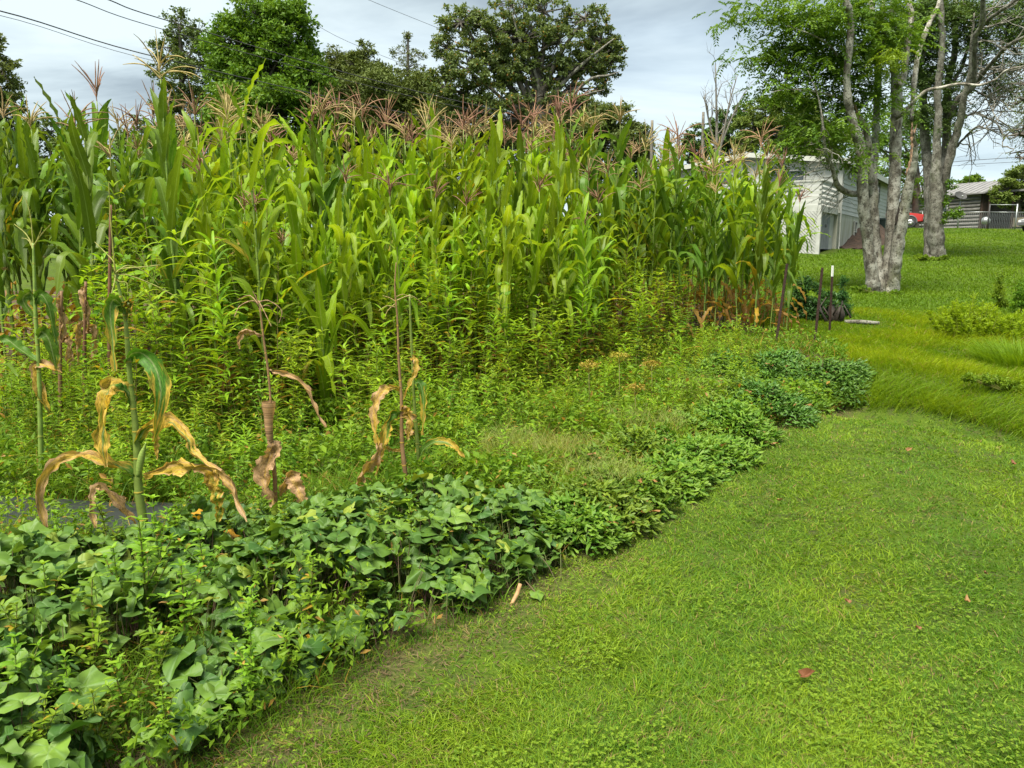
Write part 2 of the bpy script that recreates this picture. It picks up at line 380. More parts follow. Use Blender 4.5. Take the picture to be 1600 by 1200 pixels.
p = N(t, 'ShaderNodeBsdfPrincipled'); p.inputs['Roughness'].default_value = .95; p.inputs['Specular IOR Level'].default_value = .1
t.links.new(c, p.inputs['Base Color'])
bm = N(t, 'ShaderNodeBump'); bm.inputs['Strength'].default_value = .6; bm.inputs['Distance'].default_value = .03
t.links.new(c_, bm.inputs['Height']); t.links.new(bm.outputs[0], p.inputs['Normal'])
o = N(t, 'ShaderNodeOutputMaterial'); t.links.new(p.outputs[0], o.inputs[0])
tag(gb.build('ground', m), 'sloping ground with mown lawn and brown garden soil', kind='structure')

# ------------------------------------------------------------------ white house behind the corn
siding_m, t = newmat('white_siding')
ge = N(t, 'ShaderNodeTexCoord'); sx = N(t, 'ShaderNodeSeparateXYZ'); t.links.new(ge.outputs['Object'], sx.inputs[0])
ns = N(t, 'ShaderNodeTexNoise'); ns.inputs['Scale'].default_value = 1.5; ns.inputs['Detail'].default_value = 6; t.links.new(ge.outputs['Object'], ns.inputs['Vector'])
c = mix_(t, rng_(t, ns.outputs[0], .4, .75), (.36, .37, .35), (.30, .315, .285))
p = N(t, 'ShaderNodeBsdfPrincipled'); p.inputs['Roughness'].default_value = .6; t.links.new(c, p.inputs['Base Color'])
o = N(t, 'ShaderNodeOutputMaterial'); t.links.new(p.outputs[0], o.inputs[0])
M['siding'] = siding_m
M['white'] = plain('white_paint', (.38, .385, .365), (.31, .32, .29), scale=3)
M['cream'] = plain('stained_block_wall', (.34, .34, .29), (.20, .21, .13), scale=2.5, lo=.4, hi=.75, stretch=(1, 1, .3))
M['grey_door'] = plain('grey_door_paint', (.19, .20, .215), (.15, .16, .17), scale=3)
M['glass_dark'] = plain('dark_window_glass', (.03, .04, .045), (.05, .06, .065), rough=.15, spec=.6)
M['roof_grey'] = plain('grey_roofing', (.24, .235, .22), (.17, .165, .16), scale=9)
M['stor'] = plain('storage_wall_grey', (.20, .21, .18), (.14, .15, .12), scale=2)
M['fascia_white'] = plain('white_fascia', (.42, .425, .40), (.35, .36, .32), scale=2)  # off-white paint of the eave boards, a little paler than the trim

CX, CY = PX(1310, 330, 36)[:2]
dB = np.array([.56, .83, 0]); dB = dB / np.linalg.norm(dB); dA = np.array([-dB[1], dB[0], 0]); UP = np.array([0, 0, 1.0])
C0 = np.array([CX, CY, 0.0])
z_g = float(H(CX, CY)) ; z_e = PX(1310, 253, CY)[2]; z_s = PX(1310, 333, CY)[2]; WID, LEN = 8.6, 14.0
mid = C0 + dA * WID / 2; z_p = PX(1165, 233, mid[1])[2] - .35
hs = thing('white_house', 'white two storey house with lap siding, low gable roof and raised deck', 'house', C0 + UP * z_g)
O = C0 + UP * z_g
def L(a, b, z): return C0 + dA * a + dB * b + UP * z - O          # house-local coordinates
AX = np.array([dA, dB, UP])
# lower walls: stained block under, lap siding above (real overlapping boards)
mb = MB()
mb.box(L(WID / 2, LEN / 2, (z_s + z_g) / 2 - .4), (WID, LEN, z_s - z_g + .8), axes=AX); mb.build('foundation_wall', M['cream'], hs)
mb = MB()
mb.box(L(WID / 2, LEN / 2, (z_s + z_e) / 2 + .05), (WID - .02, LEN - .02, z_e - z_s - .12), axes=AX)
mb.prism([L(0.02, .05, z_e - .1), L(WID - .02, .05, z_e - .1), L(WID - .02, .05, z_e), L(WID / 2, .05, z_p - .05), L(.02, .05, z_e)], dB * (LEN - .1))
nb = int((z_e - z_s) / .2)
for i in range(nb):
    z0 = z_s + i * .2
    mb.prism([L(-.005, -.022, z0), L(-.005, .0, z0), L(-.005, .0, z0 + .2), L(-.005, -.008, z0 + .2)], dA * (WID))     # gable side
    mb.prism([L(-.035, -.01, z0), L(-.0, -.01, z0), L(-.0, -.01, z0 + .2), L(-.01, -.01, z0 + .2)], dB * (LEN))       # long side
k = 0
z0 = z_s + nb * .2
while z0 < z_p - .25:
    f = max(0, (z0 + .2 - z_e) / (z_p - z_e)); a0 = f * WID / 2 + .05
    if WID - 2 * a0 > .3:
        mb.prism([L(a0, -.03, z0), L(a0, .03, z0), L(a0, .03, z0 + .2), L(a0, -.008, z0 + .2)], dA * (WID - 2 * a0))
    z0 += .2
mb.build('siding_wall', M['siding'], hs)
# roof: two slabs
mb = MB(); ov = .45
for sgn in (0, 1):
    e0 = -ov if sgn == 0 else WID + ov
    zz = z_e - (z_p - z_e) / (WID / 2) * ov
    A = [L(e0, -ov, zz), L(WID / 2, -ov, z_p), L(WID / 2, -ov, z_p + .12), L(e0, -ov, zz + .12)]
    mb.prism(A, dB * (LEN + 2 * ov))
mb.build('roof', M['roof_grey'], hs)
mb = MB()
for sgn in (0, 1):
    e0 = -ov if sgn == 0 else WID + ov
    A = [L(e0, -ov - .03, zz - .08), L(WID / 2, -ov - .03, z_p - .08), L(WID / 2, -ov - .03, z_p + .14), L(e0, -ov - .03, zz + .14)]
    mb.prism(A, dB * .025)
mb.prism([L(-ov - .03, -ov, zz - .14), L(-ov - .005, -ov, zz - .14), L(-ov - .005, -ov, zz + .13), L(-ov - .03, -ov, zz + .13)], dB * (LEN + 2 * ov))
mb.build('fascia', M['fascia_white'], hs)
mb = MB()
mb.box(L(-.03, -.04, (z_e + z_s) / 2), (.14, .03, z_e - z_s), axes=AX); mb.build('corner_trim', M['white'], hs)
mb = MB(); mb.box(L(-.055, LEN - .05, (z_e + z_s) / 2), (.03, .14, z_e - z_s), axes=AX)
mb.build('corner_trim', M['white'], hs)
# gutter pipe from eave to the ground, at the near corner
mb = MB()
mb.tube(smooth([L(-ov, .15, zz), L(-ov + .05, .12, zz - .2), L(-.1, .1, zz - .62), L(-.09, .1, zz - .9)], 10), .04)
mb.tube([L(-.09, .1, zz - .9), L(-.09, .1, z_s), L(-.09, .1, z_g - .0), L(-.35, .1, z_g - .05)], .04)
mb.build('downspout', M['white'], hs)
def window(a, b, z, wd, ht, side, nm='window', frm=.06):
    ax = AX if side == 'A' else np.array([dB, -dA, UP])
    f = MB(); g = MB()
    c = L(a, -.02, z) if side == 'A' else L(-.02, b, z)
    n = -dB if side == 'A' else -dA
    X_ = ax[0]
    for s_ in (-1, 1):
        f.box(c + X_ * s_ * wd / 2 + n * .04, (frm, .08, ht + frm), axes=ax); f.box(c + UP * s_ * ht / 2 + n * .045, (wd, .08, frm), axes=ax)
    f.box(c + n * .045, (wd, .06, .04), axes=ax)
    g.box(c + n * .035, (wd, .02, ht), axes=ax)
    fo = f.build(nm, M['white'], hs); g.build('pane', M['glass_dark'], fo)
window(0, 2.0, PX(1334, 262, CY + 2)[2] , .85, 1.1, 'B')
window(0, 6.2, z_s + 1.55, .95, 1.2, 'B')
window(0, 10.2, z_s + 1.6, .9, 1.2, 'B')
window(0, 4.1, z_s - .75, .55, 1.0, 'B', 'basement_window')
window(2.4, 0, z_s + 1.5, 1.6, 1.1, 'A')
window(5.6, 0, z_s + 1.5, 1.2, 1.1, 'A')
# deck on the gable side
DD = 3.5; z_d = z_s + .05
mb = MB(); mb.box(L(3.4, -DD / 2 - .06, z_d), (6.8, DD, .26), axes=AX); deck = mb.build('deck', M['white'], hs)
mb = MB()
for k in range(5):
    zz_ = z_d + .26 + k * .2
    mb.box(L(.05, -DD / 2 - .06, zz_), (.04, DD - .1, .11), axes=AX)
    mb.box(L(3.4, -DD - .02, zz_), (6.7, .04, .11), axes=AX)
for a_ in (0.08, 2.2, 4.4, 6.6): mb.box(L(a_, -DD + .06, z_d + .62), (.1, .1, 1.0), axes=AX)
mb.box(L(.08, -.2, z_d + .62), (.1, .1, 1.0), axes=AX)
mb.box(L(3.4, -DD - .02, z_d + 1.17), (6.9, .12, .06), axes=AX); mb.box(L(.05, -DD / 2, z_d + 1.17), (.12, DD - .1, .06), axes=AX)
mb.build('railing', M['white'], deck)
# lattice skirt under the deck: crossed slats, front
mb = MB(); hh = z_d - z_g + .25
for k in range(-int(hh / .14), int(6.8 / .14)):
    for sg in (0, 1):
        a0 = k * .14; a1 = a0 + hh; lo, hi = max(a0, 0), min(a1, 6.8)
        if hi - lo < .05: continue
        zl, zh = (lo - a0), (hi - a0)
        if sg: p0, p1 = L(lo, -DD - .05, z_d - .13 - zl), L(hi, -DD - .05, z_d - .13 - zh)
        else: p0, p1 = L(lo, -DD - .07, z_d - .13 - hh + zl), L(hi, -DD - .07, z_d - .13 - hh + zh)
        v = norm(p1 - p0); n_ = np.cross(v, dB)
        mb.prism([p0 - n_ * .035, p0 + n_ * .035, p1 + n_ * .035, p1 - n_ * .035], dB * .012)
mb.box(L(.05, -DD + .0, z_d - .13 - hh / 2), (.16, .16, hh), axes=AX)
mb.box(L(3.4, -DD + .0, z_d - .13 - hh / 2), (.16, .16, hh), axes=AX)
mb.build('lattice_skirt', M['white'], hs)
mb = MB(); mb.box(L(3.4, -DD + .35, z_d - .13 - hh / 2), (6.6, .05, hh), axes=AX)
mb.build('storage_wall', M['stor'], hs)
mb = MB()
for k, (b0, b1) in enumerate(((-DD + .35, -DD + 1.7), (-DD + 1.74, -.9))):
    mb.box(L(.18, (b0 + b1) / 2, (z_d - .14 + z_g) / 2), (.05, b1 - b0, z_d - .1 - z_g), axes=AX)
for b0 in (-DD + .9, -DD + 1.3, -1.4): mb.box(L(.15, b0, (z_d + z_g) / 2 - .05), (.02, .02, z_d - .4 - z_g), axes=AX)
dr = mb.build('storage_door', M['grey_door'], hs)
mb = MB(); mb.box(L(.10, -DD + 1.6, z_g + 1.0), (.05, .05, .14), axes=AX); mb.build('handle', M['glass_dark'], dr)
mb = MB(); mb.box(L(.2, -.45, (z_d - .14 + z_g) / 2), (.06, .85, z_d - .1 - z_g), axes=AX); mb.build('side_panel', M['white'], hs)
# red-brown mulch bank beside the wall
M['mulch'] = plain('mulch', (.075, .045, .03), (.02, .015, .01), scale=9, bump=1, rough=.95)
mb = MB(); u = np.linspace(0, 1, 24)[:, None]; v = np.linspace(0, 1, 10)[None]
P0 = C0 + dB * (u * 9 + .4)[..., None] - dA * (v * 1.6)[..., None]
zz_ = H(P0[..., 0], P0[..., 1]) + .02 + (1.05 * np.minimum(1, u * 1.2)) * (1 - v) ** 1.2 * np.minimum(1, u * 3) + .1 * (rg.random((24, 10)) - .5)
zz_[:, -1] -= .15; P0[..., 2] = zz_; mb.grid(P0); tag(mb.build('mulch_bank', M['mulch']), 'red-brown mulch bank sloping up along the white house wall', kind='structure')

# ------------------------------------------------------------------ grey log house, fence, dish, bin, pickup, car
M['logs'] = plain('weathered_logs', (.20, .195, .185), (.10, .095, .09), scale=3, stretch=(1, 1, 8), rough=.85)
M['metalroof'] = plain('metal_roof', (.20, .195, .19), (.15, .145, .145), scale=2, rough=.5)
M['brownwood'] = plain('brown_trim', (.06, .038, .028), (.03, .02, .016), scale=6)
M['galv'] = plain('galvanised_steel', (.38, .40, .40), (.28, .30, .30), scale=20, metal=.6, rough=.4)
M['dark_post'] = plain('dark_post', (.035, .035, .035), (.06, .06, .06))
M['tan'] = plain('tan_panel', (.30, .25, .18), (.24, .20, .15))
HY = 62.0
l0 = PX(1405, 350, HY + 6); c1 = PX(1529, 346, HY); zb = float(H(c1[0], c1[1]))
zwt = PX(1529, 301, HY)[2]; zr = PX(1541, 280, HY)[2]
lx = l0[:2] - c1[:2]; WL = np.linalg.norm(lx); hx = np.array([*(lx / WL), 0]); hy = np.array([-hx[1], hx[0], 0])
if hy[1] < 0: hy = -hy
lh = thing('log_house', 'grey log cabin with metal gable roof up the slope behind the trees', 'house', (c1[0], c1[1], zb - .3))
LO = np.array([c1[0], c1[1], zb - .3])
def K(a, b, z): return np.array([c1[0], c1[1], 0]) + hx * a + hy * b + UP * z - LO
mb = MB(); dep = 6.5; ht = zwt - zb
mb.prism([K(0, 0, zb - .4), K(0, dep, zb - .4), K(0, dep, zwt), K(0, 0, zwt)], hx * WL)
nl = max(6, int(ht / .27))
for i in range(nl):
    z0 = zb + (i + .5) * ht / nl
    mb.tube([K(-.0, .02, z0), K(WL, .02, z0)], ht / nl * .46, K=8)
mb.build('log_wall', M['logs'], lh)
mb = MB(); mb.prism([K(-.15, -.1, zwt), K(-.15, dep + .1, zwt), K(-.15, dep / 2, zr - .1)], hx * .3); mb.build('gable_end', M['brownwood'], lh)
mb = MB()
for b0, in ((-.55,), (dep + .55,)):
    mb.prism([K(-.6, b0, zwt - .12), K(-.6, dep / 2, zr), K(-.6, dep / 2, zr + .1), K(-.6, b0, zwt - .02)], hx * (WL + 1.2))
for k in range(28): 
    a_ = -.5 + k * .5
    if a_ < WL + .5: mb.prism([K(a_, -.55, zwt - .02), K(a_, dep / 2, zr + .1), K(a_, dep / 2, zr + .14), K(a_, -.55, zwt + .02)], hx * .05)
mb.build('roof', M['metalroof'], lh)
mb = MB(); mb.box(K(WL * .0 + 3.0, -.2, zb + ht * .6), (1.0, .1, 1.1), axes=np.array([hx, hy, UP])); f = mb.build('window', M['white'], lh)
mb = MB(); mb.box(K(3.0, -.27, zb + ht * .6), (.85, .04, .45), axes=np.array([hx, hy, UP])); mb.build('pane', M['glass_dark'], f)
mb = MB()   # porch roof and posts to the right
mb.box(K(-2.4, 2.6, zwt + .0), (4.6, 4.8, .14), axes=np.array([hx, hy, UP])); po = mb.build('porch_roof', M['metalroof'], lh)
mb = MB()
for a_ in (-.5, -2.3, -4.4): mb = MB(); mb.box(K(a_, .4, (zb + zwt) / 2), (.13, .13, zwt - zb), axes=np.array([hx, hy, UP])); mb.build('post', M['brownwood'], po)
mb = MB(); mb.box(K(-.05, dep / 2, zb + ht / 2), (.25, dep - .1, ht), axes=np.array([hx, hy, UP])); mb.build('end_wall', M['brownwood'], lh)
mb = MB(); mb.box(K(-3.6, .9, zb + .45), (2.9, .1, .7), axes=np.array([hx, hy, UP])); mb.build('porch_panel', M['tan'], lh)

def onray(px, py, Y):
    q = PX(px, py, Y); return np.array([q[0], q[1], float(H(q[0], q[1]))])
# satellite dish
q = onray(1497, 350, 54.5)
di = thing('satellite_dish', 'black mesh satellite dish on a pole in front of the log cabin', 'satellite dish', q)
mb = MB(); mb.tube([(0, 0, -.1), (0, 0, PX(1497, 315, 54.5)[2] - q[2])], .045); mb.build('pole', M['galv'], di)
zc_ = PX(1499, 307, 54.5)[2] - q[2]
mb = MB(); rr = np.linspace(.02, 1, 8)[:, None]; th = np.arange(28)[None] * 2 * math.pi / 28
ax1 = norm(np.array([.95, .25, .1])); ax3 = norm(np.array([-.35, -.75, .56])); ax2 = np.cross(ax3, ax1)
for off in (0, .04):
    P0 = np.array([0, 0, zc_]) + .44 * (rr * np.cos(th))[..., None] * ax1 + .44 * (rr * np.sin(th))[..., None] * ax2 + ((rr ** 2) * .14 - off + 0 * th)[..., None] * ax3
    mb.grid(P0, wrap=True)
dobj = mb.build('dish', M['dark_post'], di)
mb = MB(); mb.tube([np.array([0, 0, zc_ - .4]), np.array([-.12, -.4, zc_ - .05])], .018); mb.tube([np.array([-.12, -.4, zc_ - .05]), np.array([-.14, -.46, zc_ + .03])], .05)
mb.build('feed_arm', M['galv'], di)
# chain link fence
fp = [(1440, 351, 57), (1496, 349.5, 55.5), (1544, 348, 54), (1587, 347, 53), (1640, 346, 51)]
W_ = [onray(*p) for p in fp]; org = W_[0].copy()
fe = thing('chain_link_fence', 'galvanised chain link fence along the crest of the lawn', 'fence', org)
mb = MB(); rails = MB(); mesh = MB()
for k, q in enumerate(W_):
    p_ = MB(); tall = 1.75 if k in (2, 3) else 1.25
    p_.tube([q - org - UP * .1, q - org + UP * tall], .05 if k in (2, 3) else .03); p_.build('post', M['dark_post'] if k == 2 else M['galv'], fe)
for a_, b_ in zip(W_[:-1], W_[1:]):
    rails.tube([a_ - org + UP * 1.2, b_ - org + UP * 1.2], .022)
    n_ = 16; zs = np.linspace(0, 1, n_ + 1)
    for i in range(n_):
        for s_ in (0, 1):
            u0, u1 = zs[i], zs[i + 1]
            p0 = a_ + (b_ - a_) * u0 - org; p1 = a_ + (b_ - a_) * u1 - org
            mesh.tube([p0 + UP * (.05 if s_ else 1.15), p1 + UP * (1.15 if s_ else .05)], .006, K=3, caps=False)
rails.tube([W_[2] - org + UP * 1.7, W_[3] - org + UP * 1.7], .02)
rails.build('top_rail', M['galv'], fe); mesh.build('wire_mesh', M['galv'], fe)
# meter post thing by the porch
q = onray(1540, 347, 56)
gr = thing('kettle_grill', 'small round grey kettle grill standing by the cabin porch', 'grill', q)
mb = MB(); th_ = np.linspace(0, math.pi, 9)
mb.tube([(0, 0, .6 + .28 * -math.cos(a_)) for a_ in th_], [max(.01, .3 * math.sin(a_)) for a_ in th_], K=14); mb.build('kettle', M['galv'], gr)
for k in range(3):
    mb = MB(); a_ = k * 2.09; mb.tube([(.12 * math.cos(a_), .12 * math.sin(a_), .45), (.28 * math.cos(a_), .28 * math.sin(a_), 0)], .018); mb.build('leg', M['dark_post'], gr)
# wheelie bin behind the forked trunk
M['bin'] = plain('dark_green_plastic', (.018, .032, .03), (.03, .045, .04), rough=.45)
q = onray(1379, 352, 44)
bi = thing('wheelie_bin', 'dark green wheelie bin beside the far end of the white house', 'bin', q, rz=.5)
mb = MB(); mb.prism([(-.28, -.32, .06), (.28, -.32, .06), (.36, -.40, 1.0), (-.36, -.40, 1.0)], (0, .72, 0)); mb.build('body', M['bin'], bi)
mb = MB(); mb.prism([(-.39, -.44, 1.01), (.39, -.44, 1.01), (.36, -.38, 1.10), (-.36, -.38, 1.10)], (0, .84, 0)); mb.tube([(-.3, .46, .98), (.3, .46, .98)], .02); mb.build('lid', M['bin'], bi)
for sx_ in (-.3, .3):
    mb = MB(); mb.tube([(sx_ - .03, .3, .11), (sx_ + .03, .3, .11)], .11, K=14); mb.build('wheel', M['dark_post'], bi)

# vehicles ------------------------------------------------------------------
def vehicle(name, label, cat, loc, rz, paint, trimc, profile, wid, wheels, wr, glass, lights, arch=None):
    v = thing(name, label, cat, loc, rz)
    prof = np.array(profile, float); n = len(prof)
    # body: profile swept over five stations so that the sides tuck in
    mb = MB(); st = [(-1, .94), (-.97, .985), (-.6, 1.0), (.6, 1.0), (.97, .985), (1, .94)]
    P = np.zeros((len(st), n, 3)); c0 = prof.mean(0)
    for i, (y_, s_) in enumerate(st):
        q = c0 + (prof - c0) * s_; tuck = np.clip((q[:, 1] - .95) / .7, 0, 1) * .22
        P[i, :, 0] = q[:, 0]; P[i, :, 1] = y_ * (wid / 2) * (1 - tuck); P[i, :, 2] = q[:, 1]
    mb.grid(P, wrap=True, smooth=False)
    for i in (0, len(st) - 1):      # side caps as a strip between the lower and upper halves of the profile
        k = n // 2; lowr = P[i, :k + 1]; up = P[i, k:][::-1]
        m_ = 24
        xs_ = np.linspace(prof[:, 0].min() + .02, prof[:, 0].max() - .02, m_)
        def yy(sel):
            o_ = np.argsort(sel[:, 0]); return np.interp(xs_, sel[o_, 0], sel[o_, 2])
        def ywid(z): 
            return P[i, 0, 1] / (wid / 2) / abs(P[i, 0, 1] / (wid / 2)) * (wid / 2) * (1 - np.clip((z - .95) / .7, 0, 1) * .22)
        z0, z1 = yy(lowr), yy(up)
        g = np.zeros((m_, 4, 3))
        for j in range(4):
            zz_ = z0 + (z1 - z0) * j / 3; g[:, j, 0] = xs_; g[:, j, 2] = zz_; g[:, j, 1] = ywid(zz_)
        mb.grid(g)
    body = mb.build('body', paint, v)
    for x in wheels:
        for s_ in (-1, 1):
            wo = bpy.data.objects.new('wheel', None); COL.objects.link(wo); wo.parent = v; wo.location = (x, s_ * (wid / 2 - .09), wr)
            mb = MB(); yv = [-.11, -.1, .1, .11]; mb.tube([(0, y_, 0) for y_ in yv], [wr * .92, wr, wr, wr * .92], K=24); mb.build('tyre', M['dark_post'], wo)
            mb = MB(); mb.tube([(0, s_ * .09, 0), (0, s_ * .125, 0)], [wr * .56, wr * .52], K=20)
            for a_ in range(5): 
                th2 = a_ * 2 * math.pi / 5; mb.tube([(0, s_ * .13, 0), (wr * .5 * math.cos(th2), s_ * .14, wr * .5 * math.sin(th2))], .045, K=5)
            mb.build('rim', M['alloy'], wo)
            mb = MB(); a0 = np.linspace(-.25, math.pi + .25, 14)   # flare
            mb.tube([(x + (wr + .07) * math.cos(q_), s_ * (wid / 2 + .0), wr + (wr + .07) * math.sin(q_)) for q_ in a0], .055, K=6); mb.build('wheel_arch', trimc, v)
            mb = MB(); mb.tube([(x, s_ * (wid / 2 - .0), wr), (x, s_ * (wid / 2 + .015), wr)], wr + .06, K=24); mb.build('arch_shade_disc', M['dark_post'], v)  # solid dark disc, coloured as the shade inside the wheel arch
    for poly in glass:
        for s_ in (-1, 1):
            mb = MB(); pts = [(x, s_ * (wid / 2 * (1 - np.clip((z - .95) / .7, 0, 1) * .22) + .004), z) for x, z in poly]
            mb.prism(pts, (0, s_ * .008, 0)); mb.build('side_window', M['glass_dark'], v)
    for (x, z, col) in lights:
        for s_ in (-1, 1):
            mb = MB(); mb.box((x, s_ * (wid / 2 - .12), z), (.06, .2, .16)); mb.build('headlight' if col == 'w' else 'tail_light', M['lamp_w'] if col == 'w' else M['lamp_r'], v)
    mb = MB()
    for x in (prof[:, 0].min() - .05, prof[:, 0].max() + .05): mb.box((x, 0, .5), (.12, wid * .96, .2))
    mb.build('bumper', trimc, v)
    return v
M['alloy'] = plain('alloy_rim', (.5, .5, .5), (.42, .42, .42), metal=.7, rough=.35)
M['lamp_w'] = plain('clear_lamp', (.7, .72, .74), rough=.15); M['lamp_r'] = plain('red_lamp', (.35, .02, .02), rough=.2)
M['red_paint'] = plain('red_paint', (.42, .028, .022), (.36, .024, .02), scale=2, rough=.25, spec=.6)
M['white_paint'] = plain('car_paint_white', (.42, .43, .45), (.38, .39, .41), rough=.25, spec=.6)
M['grey_trim'] = plain('grey_cladding', (.11, .115, .12), rough=.5)
q = onray(1377, 356, 57.0)
pick = vehicle('pickup_truck', 'red pickup truck with grey wheel flares, its front half showing between the two forked trees', 'pickup truck', q, R(-4), M['red_paint'], M['grey_trim'],
    [(-2.6, .45), (-1.2, .38), (0, .38), (1.2, .38), (2.55, .45), (2.62, .95), (1.35, 1.1), (.75, 1.66), (-.55, 1.68), (-.72, 1.12), (-2.6, 1.12)],
    1.8, (-1.65, 1.65), .39, [[(-.45, 1.18), (1.0, 1.15), (.68, 1.56), (-.42, 1.58)]], [(2.6, .82, 'w'), (-2.6, .85, 'r')])
mb = MB(); mb.box((-1.66, 0, 1.125), (1.75, 1.5, .02)); mb.build('bed_liner', M['dark_post'], pick)
q = onray(1650, 350, 50.0)
vehicle('parked_car', 'white car parked beyond the fence, only its nose in view', 'car', q, R(195), M['white_paint'], M['grey_trim'],
    [(-2.1, .35), (-1.0, .3), (0, .3), (1.0, .3), (2.1, .35), (2.15, .75), (1.2, .95), (.5, 1.42), (-1.1, 1.42), (-1.8, 1.0), (-2.15, .9)],
    1.75, (-1.3, 1.35), .32, [[(-1.2, 1.0), (.9, 1.0), (.45, 1.33), (-1.0, 1.33)]], [(2.1, .66, 'w'), (-2.12, .8, 'r')])

# ------------------------------------------------------------------ power lines
M['cable'] = plain('black_cable', (.03, .03, .032), (.04, .04, .04))
def wire(px, Y0, Y1, r, label, nm='power_line'):
    p = np.array([PX(a, b, Y0 + (Y1 - Y0) * i / (len(px) - 1)) for i, (a, b) in enumerate(px)])
    s = smooth(p, 30); mb = MB(); mb.tube(s - s[0], r, K=5)
    tag(mb.build(nm, M['cable'], loc=s[0]), label, 'cable', 'overhead cables')
wire([(-500, -90), (0, 17), (240, 88), (640, 178), (1000, 240)], 18, 50, .022, 'thick black overhead cable crossing low above the corn at the left')
wire([(-500, -75), (0, 24), (240, 95), (640, 184), (1000, 243)], 18.5, 51, .010, 'thin cable hanging just under the thick overhead cable')
wire([(-100, -75), (115, -2), (255, 46), (640, 150), (1000, 225)], 22, 52, .018, 'overhead cable entering at the top, lower of the pair above the pointed tree')
wire([(-50, -80), (160, -4), (268, 34), (640, 140), (1000, 220)], 23, 53, .024, 'overhead cable entering at the top, upper of the pair above the pointed tree')
wire([(300, -40), (470, 28), (560, 72), (760, 150)], 45, 60, .012, 'faint thin cable running above the round bright green tree')
wire([(440, -60), (572, -2), (670, 38), (800, 90)], 40, 60, .012, 'faint thin cable running above the dark pines')
wire([(1380, 266), (1490, 253), (1570, 247), (1700, 238)], 75, 70, .025, 'thin cable in the sky above the log cabin roof, upper one')
wire([(1380, 270), (1490, 259), (1570, 254), (1700, 247)], 75, 70, .018, 'thin cable in the sky above the log cabin roof, lower one')

# ------------------------------------------------------------------ trees
def randdir(n, up=.0):
    v = rg.normal(size=(n, 3)); v[:, 2] += up; return norm(v)
def scatter_leaves(mb, cen, rad, n, size, asp=.55, up=.8, flat=.6, age=.0):
    """cen (m,3) clump centres, rad (m,) radii; n leaves in all."""
    k = rg.choice(len(cen), n, p=rad ** 2 / (rad ** 2).sum())
    off = rg.normal(size=(n, 3)) * .45; off[:, 2] *= flat
    C = cen[k] + off * rad[k][:, None]
    nm = randdir(n, up); d = norm(np.cross(nm, rg.normal(size=(n, 3)))); s = np.cross(nm, d)
    L = size * rg.uniform(.6, 1.3, n)
    data = np.stack([np.clip(rg.random(n) * .6 + (k * .618 % 1) * .4, 0, 1), np.where(rg.random(n) < age, rg.uniform(.4, .9, n), 0.0)], -1)
    mb.rhomb(C, d, s, L, L * asp, data)
def tree(name, label, Y, trunk, lobes, n, size, mat, barkm='bark_far', clump=.34, ncl=26, up=.8, depth=.8, limbs=True, age=.0, flat=.6, sparse=.0, cat='tree', asp=.55):
    base = PX(trunk[0][0], trunk[0][1], Y); base[2] = min(base[2], float(H(base[0], base[1])))
    t_ = thing(name, label, cat, base)
    s = Y / F
    tb = MB(); tp = [np.append(PX(a, b, Y), r_ * s) for a, b, r_ in trunk]; tp[0][2] = base[2] - .2
    tp = np.array(tp); tp[:, :3] -= base
    ts = smooth(tp, 12); ts[:, :3] += rg.normal(size=(12, 3)) * .02; ts[0, 3] *= 1.5; tb.tube(ts[:, :3], ts[:, 3], K=8)
    cen, rad = [], []
    for (a, b, rx, ry) in lobes:
        c = PX(a, b, Y) - base; Rx, Rz = rx * s, ry * s
        c[1] += rg.uniform(-.3, .3) * Rx
        m_ = max(5, int(ncl * (rx * ry) ** .5 / 40))
        d_ = randdir(m_, .15); q = rg.uniform(.35, 1.0, m_) ** .55
        pts = c + d_ * q[:, None] * np.array([Rx, Rx * depth, Rz])
        cen.append(pts); rad.append(np.full(m_, clump * min(Rx, Rz)) * rg.uniform(.6, 1.35, m_))
        if limbs:
            j = rg.integers(5, 11); st = ts[j, :3]; md = (st + c) / 2 + rg.normal(size=3) * Rx * .12; r0 = ts[j, 3] * .55
            tb.tube(smooth([st, md, c], 8), np.linspace(r0, r0 * .35, 8), K=5)
            for e in pts[::2]: tb.tube(smooth([c, (c + e) / 2 + rg.normal(size=3) * Rx * .08, e], 5), np.linspace(r0 * .35, .012, 5), K=4, caps=False)
    tb.build('trunk', M[barkm], t_)
    cen = np.concatenate(cen); rad = np.concatenate(rad)
    cb_ = MB(); scatter_leaves(cb_, cen, rad, n, size, up=up, age=age, flat=flat, asp=asp)
    cb_.build('crown', M[mat], t_)
    return t_
def G_(px): return (px, 520, 8)
tree('tree', 'bright green round-crowned maple towering behind the corn', 46, [(418, 520, 10), (418, 300, 9), (415, 150, 6), (412, 60, 3)],
     [(400, 25, 45, 35), (450, 50, 45, 50), (375, 80, 48, 50), (430, 110, 75, 60), (370, 160, 45, 55), (480, 150, 45, 55), (420, 190, 90, 60), (500, 190, 30, 35), (430, 250, 95, 60), (352, 110, 28, 40), (462, 25, 22, 22)],
     70000, .24, 't_bright', ncl=60, clump=.26)
tree('tree', 'tall narrow poplar with wispy crown left of the bright green maple', 52, [(285, 520, 7), (285, 260, 5), (283, 90, 3), (280, 40, 1.5)],
     [(278, 40, 22, 26), (310, 50, 14, 22), (262, 75, 24, 28), (298, 80, 30, 30), (248, 110, 18, 16), (290, 125, 40, 32), (255, 165, 20, 18), (300, 175, 42, 34), (290, 240, 50, 50)],
     24000, .20, 't_blue', ncl=50, clump=.30)
